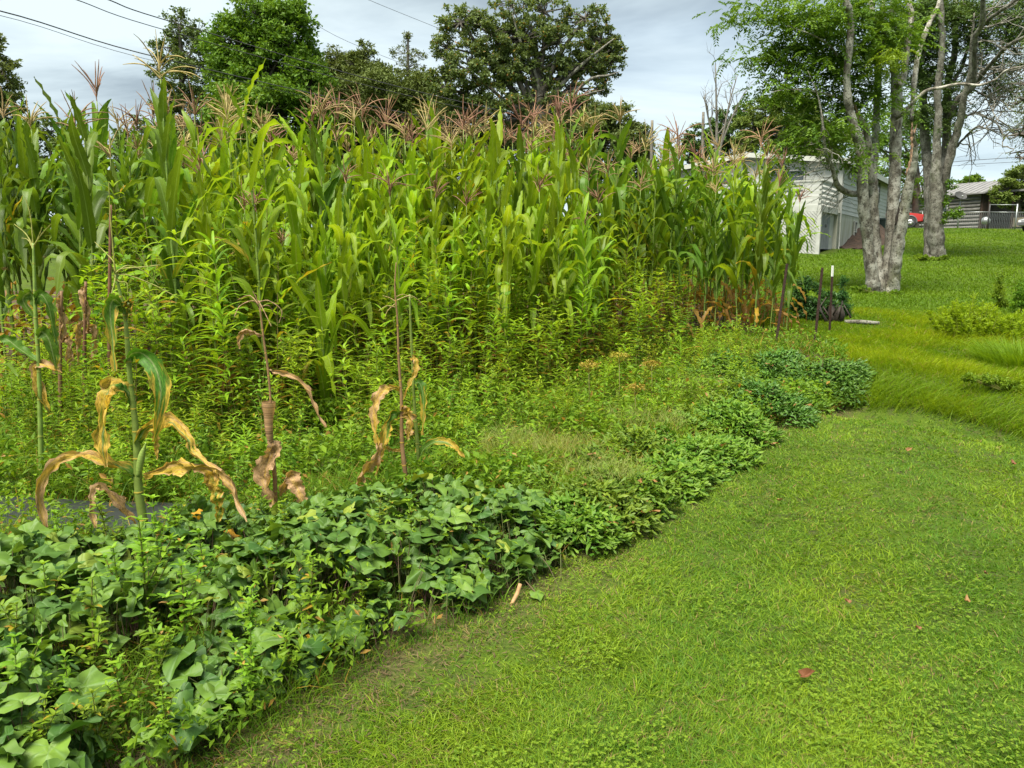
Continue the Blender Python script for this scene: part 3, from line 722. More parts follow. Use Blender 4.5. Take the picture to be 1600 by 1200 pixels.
tree('tree', 'dark ragged pine with layered boughs right of the bright green maple', 58, [(575, 500, 8), (573, 200, 5), (572, 90, 2)],
     [(571, 78, 18, 12), (560, 100, 30, 18), (590, 118, 32, 20), (550, 140, 35, 22), (585, 160, 45, 26), (560, 195, 50, 30), (600, 220, 45, 30), (540, 235, 40, 30), (580, 290, 60, 45)],
     60000, .28, 't_pine', ncl=70, clump=.36, asp=.35, flat=.5)
tree('tree', 'thin feathery pine top rising just left of the spreading oak', 64, [(637, 500, 6), (637, 200, 4), (638, 50, 1.2)],
     [(638, 62, 10, 10), (630, 82, 20, 10), (648, 88, 18, 10), (636, 105, 28, 14), (640, 132, 32, 18), (630, 165, 36, 24), (650, 200, 34, 28), (635, 250, 42, 40)],
     30000, .22, 't_pine', ncl=60, clump=.38, asp=.34, flat=.5)
tree('tree', 'low dark cedar filling the gap between pine and spreading oak', 54, [(655, 500, 6), (655, 260, 4), (655, 150, 2)],
     [(640, 170, 40, 36), (600, 150, 36, 36), (660, 140, 30, 30), (690, 180, 30, 30), (680, 200, 40, 40), (620, 250, 45, 40), (665, 260, 60, 45)], 50000, .26, 't_pine', ncl=70, clump=.40, asp=.4)
tree('tree', 'small feathery dark pine between the maple and the ragged pine', 60, [(525, 500, 6), (525, 200, 3), (524, 90, 1.2)],
     [(522, 85, 16, 14), (500, 120, 26, 24), (545, 110, 26, 24), (515, 110, 24, 18), (505, 160, 40, 34), (535, 130, 26, 20), (520, 165, 34, 30), (530, 220, 40, 40)], 40000, .22, 't_pine', ncl=60, clump=.40, asp=.4)
# the spreading oak with its visible limbs
oak = tree('tree', 'wide spreading old oak with bare limbs showing through its crown', 50, [(850, 520, 17), (848, 300, 14), (845, 190, 11), (842, 130, 7), (835, 60, 3)],
     [(800, 12, 40, 16), (850, 20, 45, 20), (915, 28, 40, 22), (720, 38, 34, 26), (770, 55, 45, 30), (700, 75, 26, 22), (870, 70, 50, 28), (940, 62, 26, 26), (955, 95, 22, 28), (900, 110, 30, 14),
      (740, 110, 50, 36), (880, 110, 40, 26), (925, 95, 34, 24), (865, 175, 44, 26), (820, 60, 50, 30), (810, 105, 46, 34), (700, 140, 34, 30), (780, 165, 60, 38), (720, 200, 50, 38), (850, 150, 34, 24), (945, 130, 16, 20), (905, 140, 34, 10), (860, 210, 50, 30), (780, 240, 80, 50), (960, 75, 18, 16)],
     80000, .20, 't_dark', ncl=60, clump=.24, limbs=True, age=.03)
mb = MB(); ob = np.array(oak.location); s50 = 50 / F
for pl in ([(850, 190, 9), (872, 140, 6.5), (905, 105, 5), (935, 80, 3.5), (960, 60, 1.5)], [(852, 200, 8), (880, 165, 6), (920, 125, 4.5), (950, 118, 3), (968, 112, 1)], [(845, 200, 8), (838, 120, 6), (815, 70, 4), (800, 20, 2)],
           [(845, 230, 7), (890, 160, 5), (915, 148, 3.5), (945, 140, 1.5)], [(840, 210, 7), (780, 150, 5), (730, 110, 3.5), (690, 90, 1.5)], [(842, 240, 6), (780, 200, 4), (710, 180, 2)]):
    q = smooth([np.append(PX(a, b, 50 - 1.5 * i / 4) - ob, r_ * s50) for i, (a, b, r_) in enumerate(pl)], 14); mb.tube(q[:, :3], q[:, 3] * .5, K=6)
mb.build('limbs', M['bark_b'], oak)
tree('tree', 'round leafy tree at the right foot of the spreading oak', 46, [(930, 520, 7), (930, 300, 5), (930, 200, 3)],
     [(900, 175, 40, 26), (950, 190, 40, 30), (985, 215, 30, 24), (1000, 240, 22, 22), (930, 230, 60, 45), (1010, 205, 10, 10), (990, 265, 36, 36)], 36000, .20, 't_dark', ncl=55, clump=.28)
tree('tree', 'dark oak limb and crown cut by the left edge of the photo', 30, [(-70, 560, 12), (-75, 300, 10), (-70, 150, 7)],
     [(-25, 70, 34, 26), (5, 110, 24, 26), (-30, 140, 50, 40), (15, 160, 22, 22), (-10, 200, 34, 24), (20, 195, 20, 14), (-40, 220, 50, 50)], 14000, .15, 't_dark', ncl=50, clump=.24)
tree('tree', 'low round tree seen through the corn at the far left', 48, [(60, 520, 6), (60, 320, 4), (60, 260, 2)],
     [(40, 215, 36, 26), (75, 205, 30, 22), (20, 250, 50, 36), (80, 250, 42, 34), (10, 300, 50, 40), (70, 300, 50, 36)], 12000, .24, 't_blue', ncl=40, clump=.3)
tree('tree', 'low round tree behind the corn below the narrow poplar', 50, [(190, 520, 6), (190, 320, 4), (190, 260, 2)],
     [(150, 270, 46, 36), (200, 230, 40, 32), (240, 250, 46, 42), (215, 200, 26, 20), (190, 310, 80, 45)], 12000, .24, 't_blue', ncl=40, clump=.3)
tree('tree', 'small dark tree left of the bare dead tree', 56, [(1084, 420, 5), (1084, 300, 4), (1085, 230, 2)],
     [(1086, 205, 14, 14), (1078, 228, 18, 18), (1092, 245, 18, 20), (1076, 262, 16, 18), (1090, 280, 24, 24)], 8000, .22, 't_blue', ncl=44, clump=.3)
tree('tree', 'dark leafy tree behind the bare dead tree', 60, [(1150, 420, 6), (1150, 300, 5), (1150, 220, 2)],
     [(1135, 190, 24, 18), (1165, 178, 26, 16), (1120, 215, 26, 20), (1150, 220, 34, 28), (1130, 245, 40, 22)], 11000, .25, 't_blue', ncl=44, clump=.28)
tree('tree', 'olive green tree showing over the white house roof', 52, [(1215, 420, 7), (1215, 300, 5), (1215, 200, 3)],
     [(1195, 172, 28, 20), (1230, 165, 34, 22), (1180, 200, 32, 24), (1220, 205, 44, 28), (1260, 190, 30, 28), (1165, 225, 22, 18), (1240, 235, 50, 26), (1280, 225, 40, 30)], 30000, .19, 't_olive', ncl=55, clump=.28)
tree('tree', 'leafy tree behind the white house between the two forked trunks', 58, [(1430, 400, 7), (1430, 300, 5), (1430, 220, 3)],
     [(1400, 200, 36, 40), (1440, 220, 36, 44), (1380, 250, 36, 36), (1430, 280, 36, 40), (1350, 210, 34, 34), (1445, 315, 16, 22), (1330, 250, 30, 24), (1300, 215, 30, 30)], 12000, .20, 't_walnut', ncl=45, clump=.3)
tree('tree', 'round dark tree screening the right side of the log cabin porch', 60.5, [(1590, 370, 6), (1590, 320, 4), (1590, 290, 3)],
     [(1572, 298, 22, 20), (1595, 285, 26, 26), (1615, 300, 30, 34), (1562, 312, 16, 12), (1600, 318, 34, 14)], 16000, .2, 't_olive', ncl=44, clump=.28)
tree('tree', 'tree tip just showing above the log cabin roof', 90, [(1520, 360, 4), (1520, 320, 3), (1520, 290, 2)],
     [(1517, 282, 14, 8), (1508, 290, 12, 8), (1535, 287, 8, 8)], 1500, .35, 't_bright', ncl=40, clump=.4)
tree('pine_tree', 'hanging dark hemlock boughs at the right edge of the photo', 26, [(1660, 390, 10), (1662, 200, 8), (1660, 0, 5)],
     [(1612, 130, 34, 12), (1600, 155, 28, 10), (1592, 210, 30, 12), (1618, 240, 36, 14), (1595, 248, 22, 9), (1640, 60, 40, 30), (1600, 200, 20, 8), (1640, 180, 50, 60), (1615, 95, 26, 10)],
     9000, .075, 't_pine', ncl=60, clump=.32, asp=.35, flat=.7)

# bare dead trees
def barbs(mb, p0, d0, r0, L, lvl, sd):
    if lvl == 0 or r0 < .006: return
    n = 6; pts = [p0]; d = d0
    for i in range(n):
        d = norm(d + sd.normal(size=3) * .13 + np.array([0, 0, .06])); pts.append(pts[-1] + d * L / n)
    pts = np.array(pts); mb.tube(pts, np.linspace(r0, r0 * .35, n + 1), K=5, caps=False)
    for k in range(4):
        j = sd.integers(2, n + 1); nd = norm(d0 + sd.normal(size=3) * .55 + np.array([0, 0, .15])); barbs(mb, pts[j], nd, r0 * .5, L * sd.uniform(.4, .65), lvl - 1, sd)
b0 = PX(1125, 330, 44); b0[2] = H(b0[0], b0[1])
dt = thing('dead_tree', 'bare dead tree with grey forked branches left of the white house', 'dead tree', b0)
mb = MB(); sdr = np.random.default_rng(4); s44 = 44 / F
for pl in ([(1122, 330, 4.5), (1119, 260, 4), (1120, 200, 3.2), (1119, 150, 2), (1118, 100, 1)], [(1120, 260, 3), (1132, 200, 2.4), (1140, 160, 1.6), (1152, 118, .8)],
           [(1120, 240, 2.4), (1108, 190, 2), (1100, 150, 1)], [(1125, 230, 2.4), (1145, 180, 1.6), (1160, 150, .8)]):
    q = smooth([np.append(PX(a, b, 44) - b0, r_ * s44) for a, b, r_ in pl], 12); mb.tube(q[:, :3], q[:, 3] * .68, K=6)
    for j in (5, 6, 7, 8, 9, 10, 11):
        barbs(mb, q[j, :3], norm(np.array([sdr.uniform(-1, 1), sdr.uniform(-1, 1), 1.2])), q[j, 3] * .45, .9, 2, sdr)
mb.build('trunk', M['tube'], dt)
for px_, top, lab in ((1018, 188, 'broken grey tree snag standing right of the leafy tree'), (1098, 175, 'thin bare pole-like snag just left of the bare dead tree')):
    b0 = PX(px_, 330, 45); b0[2] = H(b0[0], b0[1])
    mb = MB(); q = smooth([np.append(PX(px_ + o_, y_, 45) - b0, r_ * 45 / F) for o_, y_, r_ in ((0, 420, 3.2), (1, 300, 3), (0, 240, 2.6), (1, top, 2.0))], 14)
    mb.tube(q[:, :3], q[:, 3], K=7); mb.tube([q[10, :3], q[10, :3] + np.array([.35, 0, .5])], [.05, .02], K=5)
    tag(mb.build('tree_snag', M['tube'], loc=b0), lab, 'dead tree')

# the two big forked trees at the right -----------------------------------
def stem(mb, pl, Y, org, k=.73, mat=0, n=None, K=10, dy=0.0, wob=.0):
    s_ = Y / F; m_ = len(pl)
    pts = [np.append(PX(a, b, Y + dy * i / (m_ - 1)) - org, r_ * s_ * k) for i, (a, b, r_) in enumerate(pl)]
    q = smooth(pts, n or m_ * 5); q[:, :3] += rg.normal(size=(len(q), 3)) * wob; q[:, 3] *= 1 + rg.normal(size=len(q)) * .05
    mb.tube(q[:, :3], q[:, 3], K=K, mat=mat); return q
def sprays(mb, org, dirs, Ls, npair=7, ll=.10, asp=.36, yel=0.0):
    """Compound leaves: leaflets paired along a drooping rachis."""
    n = len(org); tcol = rg.random(n)
    side = norm(np.cross(dirs, np.array([0, 0, 1.0]))); 
    for k in range(npair):
        u = (k + 1.0) / npair; p = org + dirs * (Ls * u)[:, None] + np.array([0, 0, -1.0]) * (Ls * u * u * .35)[:, None]
        for s_ in (-1, 1):
            d = norm(dirs * .55 + side * s_ + np.array([0, 0, -.25]) + rg.normal(size=(n, 3)) * .18)
            nm = norm(np.cross(d, dirs) * s_ + rg.normal(size=(n, 3)) * .3); sd_ = norm(np.cross(nm, d))
            mb.rhomb(p, d, sd_, ll * rg.uniform(.75, 1.2, n) * (1 - .25 * u), ll * asp, np.stack([np.clip(tcol + rg.normal(size=n) * .12, 0, 1), np.where(rg.random(n) < yel, .6, 0)], -1))
def spraymass(mb, org, Y, lobes, n, ll, Ls, clus=.35, depth=.6):
    C = []
    tot = sum(rx * ry for _, _, rx, ry in lobes)
    for a, b, rx, ry in lobes:
        m_ = int(n * rx * ry / tot) + 3; ncl = max(4, m_ // 14); s_ = Y / F
        d_ = randdir(ncl) * (rg.random(ncl) ** .45)[:, None]; cc = PX(a, b, Y) - org + d_ * np.array([rx * s_, rx * s_ * depth, ry * s_]); cc[:, 1] += rg.normal() * .3
        k = rg.integers(0, ncl, m_); C.append(cc[k] + rg.normal(size=(m_, 3)) * np.array([1, 1, .5]) * clus)
    C = np.concatenate(C); nn = len(C); d = rg.normal(size=(nn, 3)) * np.array([1, 1, .35]); d[:, 2] -= .25
    sprays(mb, C, norm(d), np.full(nn, Ls) * rg.uniform(.7, 1.25, nn), ll=ll)
YA = 19.0
A0 = G(1382, 456); YA = A0[1]
ta = thing('forked_tree', 'big pale lichen-barked tree splitting into many stems, nearest of the trees', 'tree', A0)
mb = MB()
ST = [[(1364, 462, 15), (1363, 435, 14), (1355, 370, 12), (1349, 319, 11), (1345, 236, 11), (1338, 210, 9.5), (1330, 180, 8.5), (1325, 156, 8), (1323, 120, 7), (1326, 90, 7), (1330, 40, 6.5), (1328, 20, 6.5), (1322, 0, 6), (1316, -60, 5), (1322, -130, 4)],
      [(1374, 462, 15), (1371, 420, 13), (1367, 370, 11.5), (1364, 300, 10), (1363, 270, 9.5), (1367, 240, 8.5), (1368, 200, 7.5), (1370, 165, 7), (1372, 120, 7), (1371, 85, 7), (1366, 40, 6.5), (1360, 0, 6), (1358, -120, 4.5)],
      [(1387, 462, 16), (1389, 415, 13), (1394, 350, 12.5), (1397, 300, 12.5), (1399, 240, 12), (1400, 200, 11.5), (1401, 140, 10.5), (1396, 90, 8), (1394, 40, 6.5), (1396, 0, 6), (1398, -120, 4)],
      [(1394, 462, 14), (1398, 420, 13), (1405, 370, 12), (1413, 325, 11), (1420, 290, 9.5), (1427, 262, 7), (1430, 240, 5), (1429, 218, 2.5), (1427, 204, .8)]]
dys = [-.5, .3, .2, -.4]
for pl, dy in zip(ST, dys): stem(mb, pl, YA, A0, dy=dy * 3, wob=.006)
Q = []
Q.append(stem(mb, [(1361, 285, 8), (1358, 240, 7.5), (1354, 205, 6.5), (1344, 184, 5)], YA, A0, dy=-.3))
stem(mb, [(1402, 135, 8), (1412, 118, 7), (1416, 80, 6.5), (1421, 50, 6), (1424, 20, 5.5), (1420, 0, 5), (1415, -100, 4)], YA, A0, dy=.5)
stem(mb, [(1424, 190, 3.5), (1427, 145, 5), (1430, 115, 5.5), (1436, 80, 5.5), (1448, 46, 5), (1460, 20, 4.5), (1468, 0, 4), (1480, -80, 3)], YA + .8, A0, dy=.8)
stem(mb, [(1371, 90, 5), (1382, 60, 4.5), (1380, 20, 4), (1382, -50, 3)], YA, A0, dy=.8)
stem(mb, [(1400, 185, 4), (1412, 176, 3.6), (1444, 144, 3.3), (1470, 137, 3), (1500, 131, 2.6), (1530, 133, 2.3), (1556, 124, 2), (1572, 110, 1.6), (1605, 102, 1)], YA, A0, dy=-1.5)
hang = stem(mb, [(1349, 299, 6), (1335, 303, 6.5), (1320, 299, 6), (1309, 290, 5.5), (1304, 275, 4.6), (1299, 258, 4.2), (1291, 243, 3.4), (1289, 228, 2.8), (1285, 190, 2.2), (1278, 150, 1.4), (1262, 110, .3)], YA, A0, dy=-1.2)
stem(mb, [(1303, 262, 2.4), (1290, 264, 2), (1270, 268, 1.5), (1252, 275, .9), (1240, 276, .5)], YA - .5, A0, dy=-.5)
stem(mb, [(1323, 120, 3), (1310, 90, 2.4), (1295, 70, 2), (1270, 55, 1.2), (1230, 40, .3)], YA, A0, dy=-1.5)
stem(mb, [(1326, 160, 3), (1300, 150, 2.4), (1265, 142, 2), (1230, 140, 1.0), (1200, 145, .3)], YA, A0, dy=-1.5)
stem(mb, [(1343, 110, 2), (1335, 85, 2.6), (1336, 78, 2.4)], YA - .3, A0)
sdr = np.random.default_rng(9)
for j in range(6, 48, 2):      # drooping dead twigs off the hanging branch
    if j < len(hang):
        p = hang[j, :3]; n_ = 7; d = np.array([sdr.uniform(-.9, .3), sdr.uniform(-.5, .5), -.5]); pts = [p]
        for i in range(n_): d = norm(d + sdr.normal(size=3) * .35 + np.array([-.03, 0, -.12])); pts.append(pts[-1] + d * .13)
        mb.tube(pts, np.linspace(.012, .004, n_ + 1), K=4, caps=False)
        for i in (2, 4, 5):
            e_ = norm(d + sdr.normal(size=3) * .9); mb.tube([pts[i], pts[i] + e_ * .18, pts[i] + e_ * .34 - UP * .08], [.006, .005, .003], K=3, caps=False)
mb.build('trunk', M['bark_a'], ta)
# split, splintered stub
mb = MB(); q = stem(mb, [(1418, 284, 3), (1421, 268, 5.5), (1425, 250, 6), (1426, 225, 4.5), (1425, 205, 2), (1424, 194, .6)], YA - .62, A0, dy=.0, K=9, wob=.015)
for k in range(7):
    p = q[-10 - k, :3]; mb.tube([p, p + np.array([sdr.uniform(-.08, .08), sdr.uniform(-.08, .08), .35])], [.04, .004], K=4)
mb.build('splintered_stub', M['splinter'], ta)['label'] = 'pale orange splintered broken stem top'
mb = MB(); stem(mb, [(1424, 266, 2), (1419, 285, 4), (1411, 310, 4.5), (1403, 335, 3.5), (1399, 352, 1.5)], YA - .42, A0, K=7, wob=.006); mb.build('hollow_shade_strip', M['hollow'], ta)  # raised dark strip in place of a shaded hollow
mb = MB(); q = stem(mb, [(1346, 196, 3.5), (1338, 172, 3), (1334, 160, 1)], YA - .25, A0, K=7); mb.build('broken_stem_tip', M['splinter'], ta)
cr_ = MB()
lobA = [(1300, 40, 60, 45), (1250, 25, 60, 32), (1200, 15, 50, 20), (1165, 12, 30, 12), (1150, 22, 16, 14), (1200, 75, 40, 20), (1180, 90, 24, 14), (1260, 85, 60, 34), (1310, 110, 45, 40), (1230, 130, 45, 24), (1200, 145, 24, 12),
        (1270, 160, 50, 30), (1310, 180, 40, 34), (1240, 205, 30, 26), (1225, 235, 24, 22), (1275, 215, 34, 26), (1350, 60, 40, 50), (1350, 140, 26, 34), (1310, 235, 30, 20), (1385, 60, 30, 40), (1220, 255, 18, 16), (1330, 10, 60, 30), (1400, 20, 50, 30), (1385, 150, 12, 30)]
spraymass(cr_, A0, YA, lobA, 2150, .13, .38, clus=.30)
cr_.build('crown', M['t_walnut'], ta)
# small leafy twigs on the stem, in a lighter green than the crown
mb = MB(); spraymass(mb, A0, YA - .8, [(1378, 95, 16, 12), (1384, 85, 14, 4), (1385, 108, 14, 5)], 70, .09, .3, clus=.12); mb.build('sprig', M['amar'], ta)

B0 = G(1460, 402); YB = B0[1]
tb_ = thing('forked_tree', 'tall grey-barked tree forking low, farther up the lawn with bare right branches', 'tree', B0)
mb = MB()
for pl, dy in (([(1457, 408, 19), (1456, 385, 16), (1456, 340, 15), (1455, 300, 14), (1450, 262, 10), (1446, 225, 9), (1443, 170, 8), (1441, 130, 7.5), (1434, 90, 6), (1438, 40, 5), (1442, 0, 4), (1440, -80, 3)], .5),
               ([(1465, 408, 18), (1463, 385, 16), (1462, 340, 15), (1462, 290, 13), (1464, 230, 8), (1466, 180, 7), (1465, 140, 6.5), (1470, 100, 6), (1472, 60, 5.5), (1470, 20, 5), (1470, -60, 4)], -.5),
               ([(1466, 320, 11), (1472, 280, 10), (1478, 225, 8.5), (1480, 160, 8), (1483, 120, 7), (1492, 80, 6), (1492, 30, 5.5), (1493, 0, 5), (1494, -80, 4)], .6),
               ([(1466, 330, 10), (1476, 280, 8.5), (1488, 232, 8), (1500, 190, 7), (1507, 150, 5.5), (1515, 115, 3.5), (1517, 70, 2), (1522, 20, 1.2)], -.8),
               ([(1482, 185, 5), (1498, 154, 5.5), (1518, 137, 5.5), (1522, 100, 5.2), (1523, 60, 5), (1534, 38, 4.5), (1536, 0, 4.5), (1538, -60, 4)], -1.2),
               ([(1526, 52, 4), (1548, 28, 3.6), (1580, 6, 3), (1620, -20, 2)], -1), ([(1518, 140, 4.5), (1540, 110, 4), (1570, 76, 3.6), (1600, 58, 3), (1640, 40, 2)], -1.5),
               ([(1480, 140, 4), (1500, 110, 3.6), (1512, 74, 3.2), (1518, 34, 2.4), (1520, -10, 2)], .5),
               ([(1490, 234, 2.4), (1510, 212, 2), (1528, 198, 1.6), (1546, 203, 1.1)], -.6), ([(1502, 187, 2.4), (1524, 176, 2), (1540, 183, 1.8), (1556, 192, 1.6), (1566, 208, 1.2), (1566, 230, .8)], -.6),
               ([(1520, 140, 2), (1545, 152, 1.5), (1565, 158, 1.2), (1580, 172, 1), (1600, 178, .8)], -.8), ([(1540, 150, 1.3), (1548, 168, 1.1), (1560, 190, .8)], -.9), ([(1505, 100, 1.8), (1540, 108, 1.4), (1575, 110, 1), (1620, 104, .8)], -.9),
               ([(1545, 36, 2), (1580, 30, 1.6), (1610, 20, 1.2)], 0), ([(1565, 78, 2), (1574, 50, 1.6), (1580, 20, 1.0)], 0), ([(1440, 100, 3), (1450, 60, 2.6), (1462, 20, 2.2), (1478, -30, 1.6)], 0), ([(1500, 60, 2), (1508, 30, 1.6), (1504, 0, 1.4)], 0)):
    q = stem(mb, pl, YB, B0, dy=dy * 3, wob=.01)
    if pl[0][0] > 1478 and pl[0][1] < 300:
        for j in range(3, len(q), 2):
            p = q[j, :3]; d = norm(np.array([sdr.uniform(.0, 1), sdr.uniform(-.6, .6), sdr.uniform(-.5, .9)])); pts = [p]
            for i in range(6): d = norm(d + sdr.normal(size=3) * .22); pts.append(pts[-1] + d * .28)
            mb.tube(pts, np.linspace(.028, .009, 7), K=4, caps=False)
            for i in (2, 3, 4, 5):
                e_ = norm(d + sdr.normal(size=3) * .6); mb.tube([pts[i], pts[i] + e_ * .3, pts[i] + norm(e_ + sdr.normal(size=3) * .3) * .65], [.012, .009, .006], K=3, caps=False)
mb.build('trunk', M['bark_b'], tb_)
cr_ = MB()
spraymass(cr_, B0, YB, [(1420, 20, 40, 30), (1440, 80, 24, 30), (1470, 60, 40, 30), (1450, 120, 26, 24), (1478, 110, 26, 24), (1500, 30, 26, 26), (1455, 180, 20, 26), (1490, 160, 22, 18), (1480, 205, 16, 12), (1550, 105, 26, 12), (1540, 85, 18, 8), (1565, 95, 14, 8),
                       (1500, 135, 22, 8), (1430, 40, 30, 30), (1560, 30, 30, 16), (1590, 60, 24, 14), (1590, 100, 18, 8), (1580, 140, 18, 10), (1430, 170, 16, 22), (1470, 0, 60, 20), (1575, 0, 40, 18), (1590, 40, 30, 20), (1510, 10, 36, 22), (1530, 60, 30, 20), (1570, 130, 30, 14)], 2900, .15, .46, clus=.36)
cr_.build('crown', M['t_blue'], tb_)
mb = MB(); cc = []
for a, b, rx, ry in ((1482, 290, 12, 9), (1488, 332, 13, 8), (1478, 312, 7, 18), (1474, 340, 6, 14), (1498, 335, 7, 5)):
    d_ = randdir(14) * rg.random(14)[:, None] ** .5; cc.append(PX(a, b, YB - .5) - B0 + d_ * np.array([rx, rx * .8, ry]) * YB / F)
cc = np.concatenate(cc); scatter_leaves(mb, cc, np.full(len(cc), .13), 1100, .11); mb.build('ivy', M['t_walnut'], tb_)

# ------------------------------------------------------------------ corn
def corn_leaf(mb, base, az, L, W, e0, droop, sharp=1.3, S=13, K=5, age=0.0, tint=None, twist=0.0, wave=.012, mat=0, side0=0.0, fold=.35, rs=None, tf=None):
    rs = rs or rg
    t = np.linspace(0, 1, S); e = e0 - (e0 + droop) * (t ** sharp)
    if tf is not None:
        k_ = np.clip((t - tf + .16) / .34, 0, 1); e = e0 - .25 * t - (e0 + droop - .25) * k_ * k_ * (3 - 2 * k_)
    a = az + side0 * t ** 1.5
    T = np.stack([np.cos(e) * np.cos(a), np.cos(e) * np.sin(a), np.sin(e)], -1)
    P = np.vstack([[0, 0, 0], np.cumsum((T[1:] + T[:-1]) / 2 * (L / (S - 1)), 0)]) + base
    sd_ = np.stack([-np.sin(a), np.cos(a), np.zeros(S)], -1); nm = np.cross(T, sd_)
    tw = twist * t ** 1.2; s2 = sd_ * np.cos(tw)[:, None] + nm * np.sin(tw)[:, None]; n2 = np.cross(T, s2)
    wd = W * np.clip(.5 + t * 4, 0, 1) * (1 - t ** 2.4) ** .8 + .002
    u = np.linspace(-1, 1, K); ph = rs.uniform(0, 6.28); fr = rs.uniform(3.5, 6)
    wv = wave * np.sin(2 * math.pi * fr * t[:, None] + ph + (u > 0) * 1.9) * np.abs(u)[None] ** 2 * np.minimum(1, t * 4)[:, None]
    vf = fold * wd[:, None] * .5 * np.abs(u)[None] * (1 - .6 * t)[:, None]
    G3 = P[:, None] + s2[:, None] * (wd[:, None] * .5 * u[None])[..., None] - n2[:, None] * (-vf + wv)[..., None] * (1 if fold >= 0 else 1)
    D = np.zeros((S, K, 4)); D[..., 0] = rs.random() if tint is None else tint; D[..., 1] = (u * .5 + .5)[None]; D[..., 2] = t[:, None]
    D[..., 3] = np.clip(age + (t[:, None] - .6) * .25 * (age > 0), 0, 1)
    mb.grid(G3[None], D[None], mat)
def tassel(mb, base, hgt, nb, spread, rs, r=.0055, droop=.6):
    def strand(p, d, L, dr):
        n = 7; pts = [p]; 
        for i in range(n): d = norm(d + np.array([0, 0, -dr / n]) + rs.normal(size=3) * .05); pts.append(pts[-1] + d * L / n)
        rr = r * np.array([.6, 1.1, .9, 1.2, .9, 1.1, .7, .4]); mb.tube(pts, rr, K=4, d=(rs.random(), .3, .5, 0), caps=False)
    strand(base, np.array([rs.normal() * .08, rs.normal() * .08, 1]), hgt, .05)
    for k in range(nb):
        az = rs.uniform(0, 6.28); el_ = rs.uniform(*spread); p = base + np.array([0, 0, hgt * rs.uniform(.0, .35)])
        strand(p, np.array([math.cos(az) * math.cos(el_), math.sin(az) * math.cos(el_), math.sin(el_)]), hgt * rs.uniform(.5, .85), droop * rs.uniform(.4, 1.4))
def corn_parts(seed, Ht, nleaf, dry, dark, tas=True, ear=False, upright=0.0, lean=.03):
    rs = np.random.default_rng(seed)
    st = MB(); n = 12; ln = rs.normal(size=2) * lean
    zs = np.linspace(0, 1, n); P = np.stack([ln[0] * zs ** 2 * Ht, ln[1] * zs ** 2 * Ht, zs * Ht], -1); P += np.cumsum(rs.normal(size=(n, 3)) * np.array([.006, .006, 0]), 0)
    st.tube(P, .0135 * (1 - .62 * zs) , K=7, d=(rs.random(), .3, .5, 0))
    for k in range(1, n - 1): 
        st.tube([P[k] - UP * .008, P[k], P[k] + UP * .008], [.0135 * (1 - .6 * zs[k]), .018 * (1 - .6 * zs[k]), .0135 * (1 - .6 * zs[k])], K=7, d=(.9, .3, .5, 0), caps=False)
    fo = MB(); az0 = rs.uniform(0, 3.14)
    for i in range(nleaf):
        f = .16 + .80 * i / (nleaf - 1); z = f * Ht; p = np.array([np.interp(z, P[:, 2], P[:, 0]), np.interp(z, P[:, 2], P[:, 1]), z])
        az = az0 + math.pi * (i % 2) + rs.normal() * .35; mid_ = math.sin(math.pi * min(1, f * .95)) ** .6
        L = (.50 + .48 * mid_) * rs.uniform(.85, 1.15) * (.66 if f > .8 else 1); W = (.066 + .042 * mid_) * rs.uniform(.85, 1.15)
        old = f < dry
        e0 = rs.uniform(.85, 1.25) + (.15 if f > .8 else 0) + upright * .2; dr = rs.uniform(.55, 1.5) * (1 - .8 * upright) - (f > .85) * .5
        tf = None
        if rs.random() < .68 and f < .93 - upright * .2: tf = rs.uniform(.34, .68); e0 = rs.uniform(1.05, 1.42); dr = rs.uniform(.95, 1.5)
        elif rs.random() < .6: e0 = rs.uniform(1.2, 1.45); dr = -rs.uniform(.2, .9)
        if f > .80 and rs.random() < .65: tf = None; e0 = rs.uniform(1.25, 1.5); dr = -rs.uniform(.7, 1.2)
        if old: e0 = rs.uniform(.1, .9); dr = 1.45; tf = None
        corn_leaf(fo, p, az, L * (.7 if old else 1), W * (.6 if old else 1), e0, dr, sharp=rs.uniform(.8, 1.9) if not old else .5, age=rs.uniform(.62, .95) if old else (rs.uniform(.2, .4) if rs.random() < .12 and f < .6 else 0.0),
                  twist=rs.normal() * .6 + (rs.normal() * 1.5 if old else 0), side0=rs.normal() * .4, rs=rs, wave=.014 if not old else .03, tf=tf)
        if not old:    # sheath that wraps the stalk below the blade
            st.tube([p - UP * .12, p - UP * .05, p + UP * .01], [.014 * (1 - .5 * f), .0165 * (1 - .5 * f), .019 * (1 - .5 * f)], K=7, d=(.4, .3, .5, 0), caps=False)
    ta_ = None
    if tas:
        ta_ = MB(); st.tube([P[-1], P[-1] + UP * .26], .005, K=5, d=(.6, .3, .5, 0)); tassel(ta_, P[-1] + UP * .23, rs.uniform(.34, .48), rs.integers(9, 15), (.6, 1.35), rs, droop=rs.uniform(.3, 1.1))
    ea = None
    if ear:
        ea = MB(); z = Ht * .45; p = np.array([np.interp(z, P[:, 2], P[:, 0]), np.interp(z, P[:, 2], P[:, 1]), z]); d = norm(np.array([math.cos(az0 + 1.5) * .35, math.sin(az0 + 1.5) * .35, 1]))
        ea.tube([p + d * a_ for a_ in (0, .04, .10, .16, .20, .23)], [.012, .024, .028, .022, .012, .004], K=9, d=(.6, .3, .5, 0))
        for k in range(6): ea.tube(smooth([p + d * .21, p + d * .25 + rs.normal(size=3) * .015, p + d * .26 + rs.normal(size=3) * .03 - UP * .03], 5), .0025, K=3, d=(.3, .5, .5, .95), caps=False)
    return st, fo, ta_, ea
VAR = []
TK = ['straw', 'pink', 'none', 'straw', 'brown', 'none']
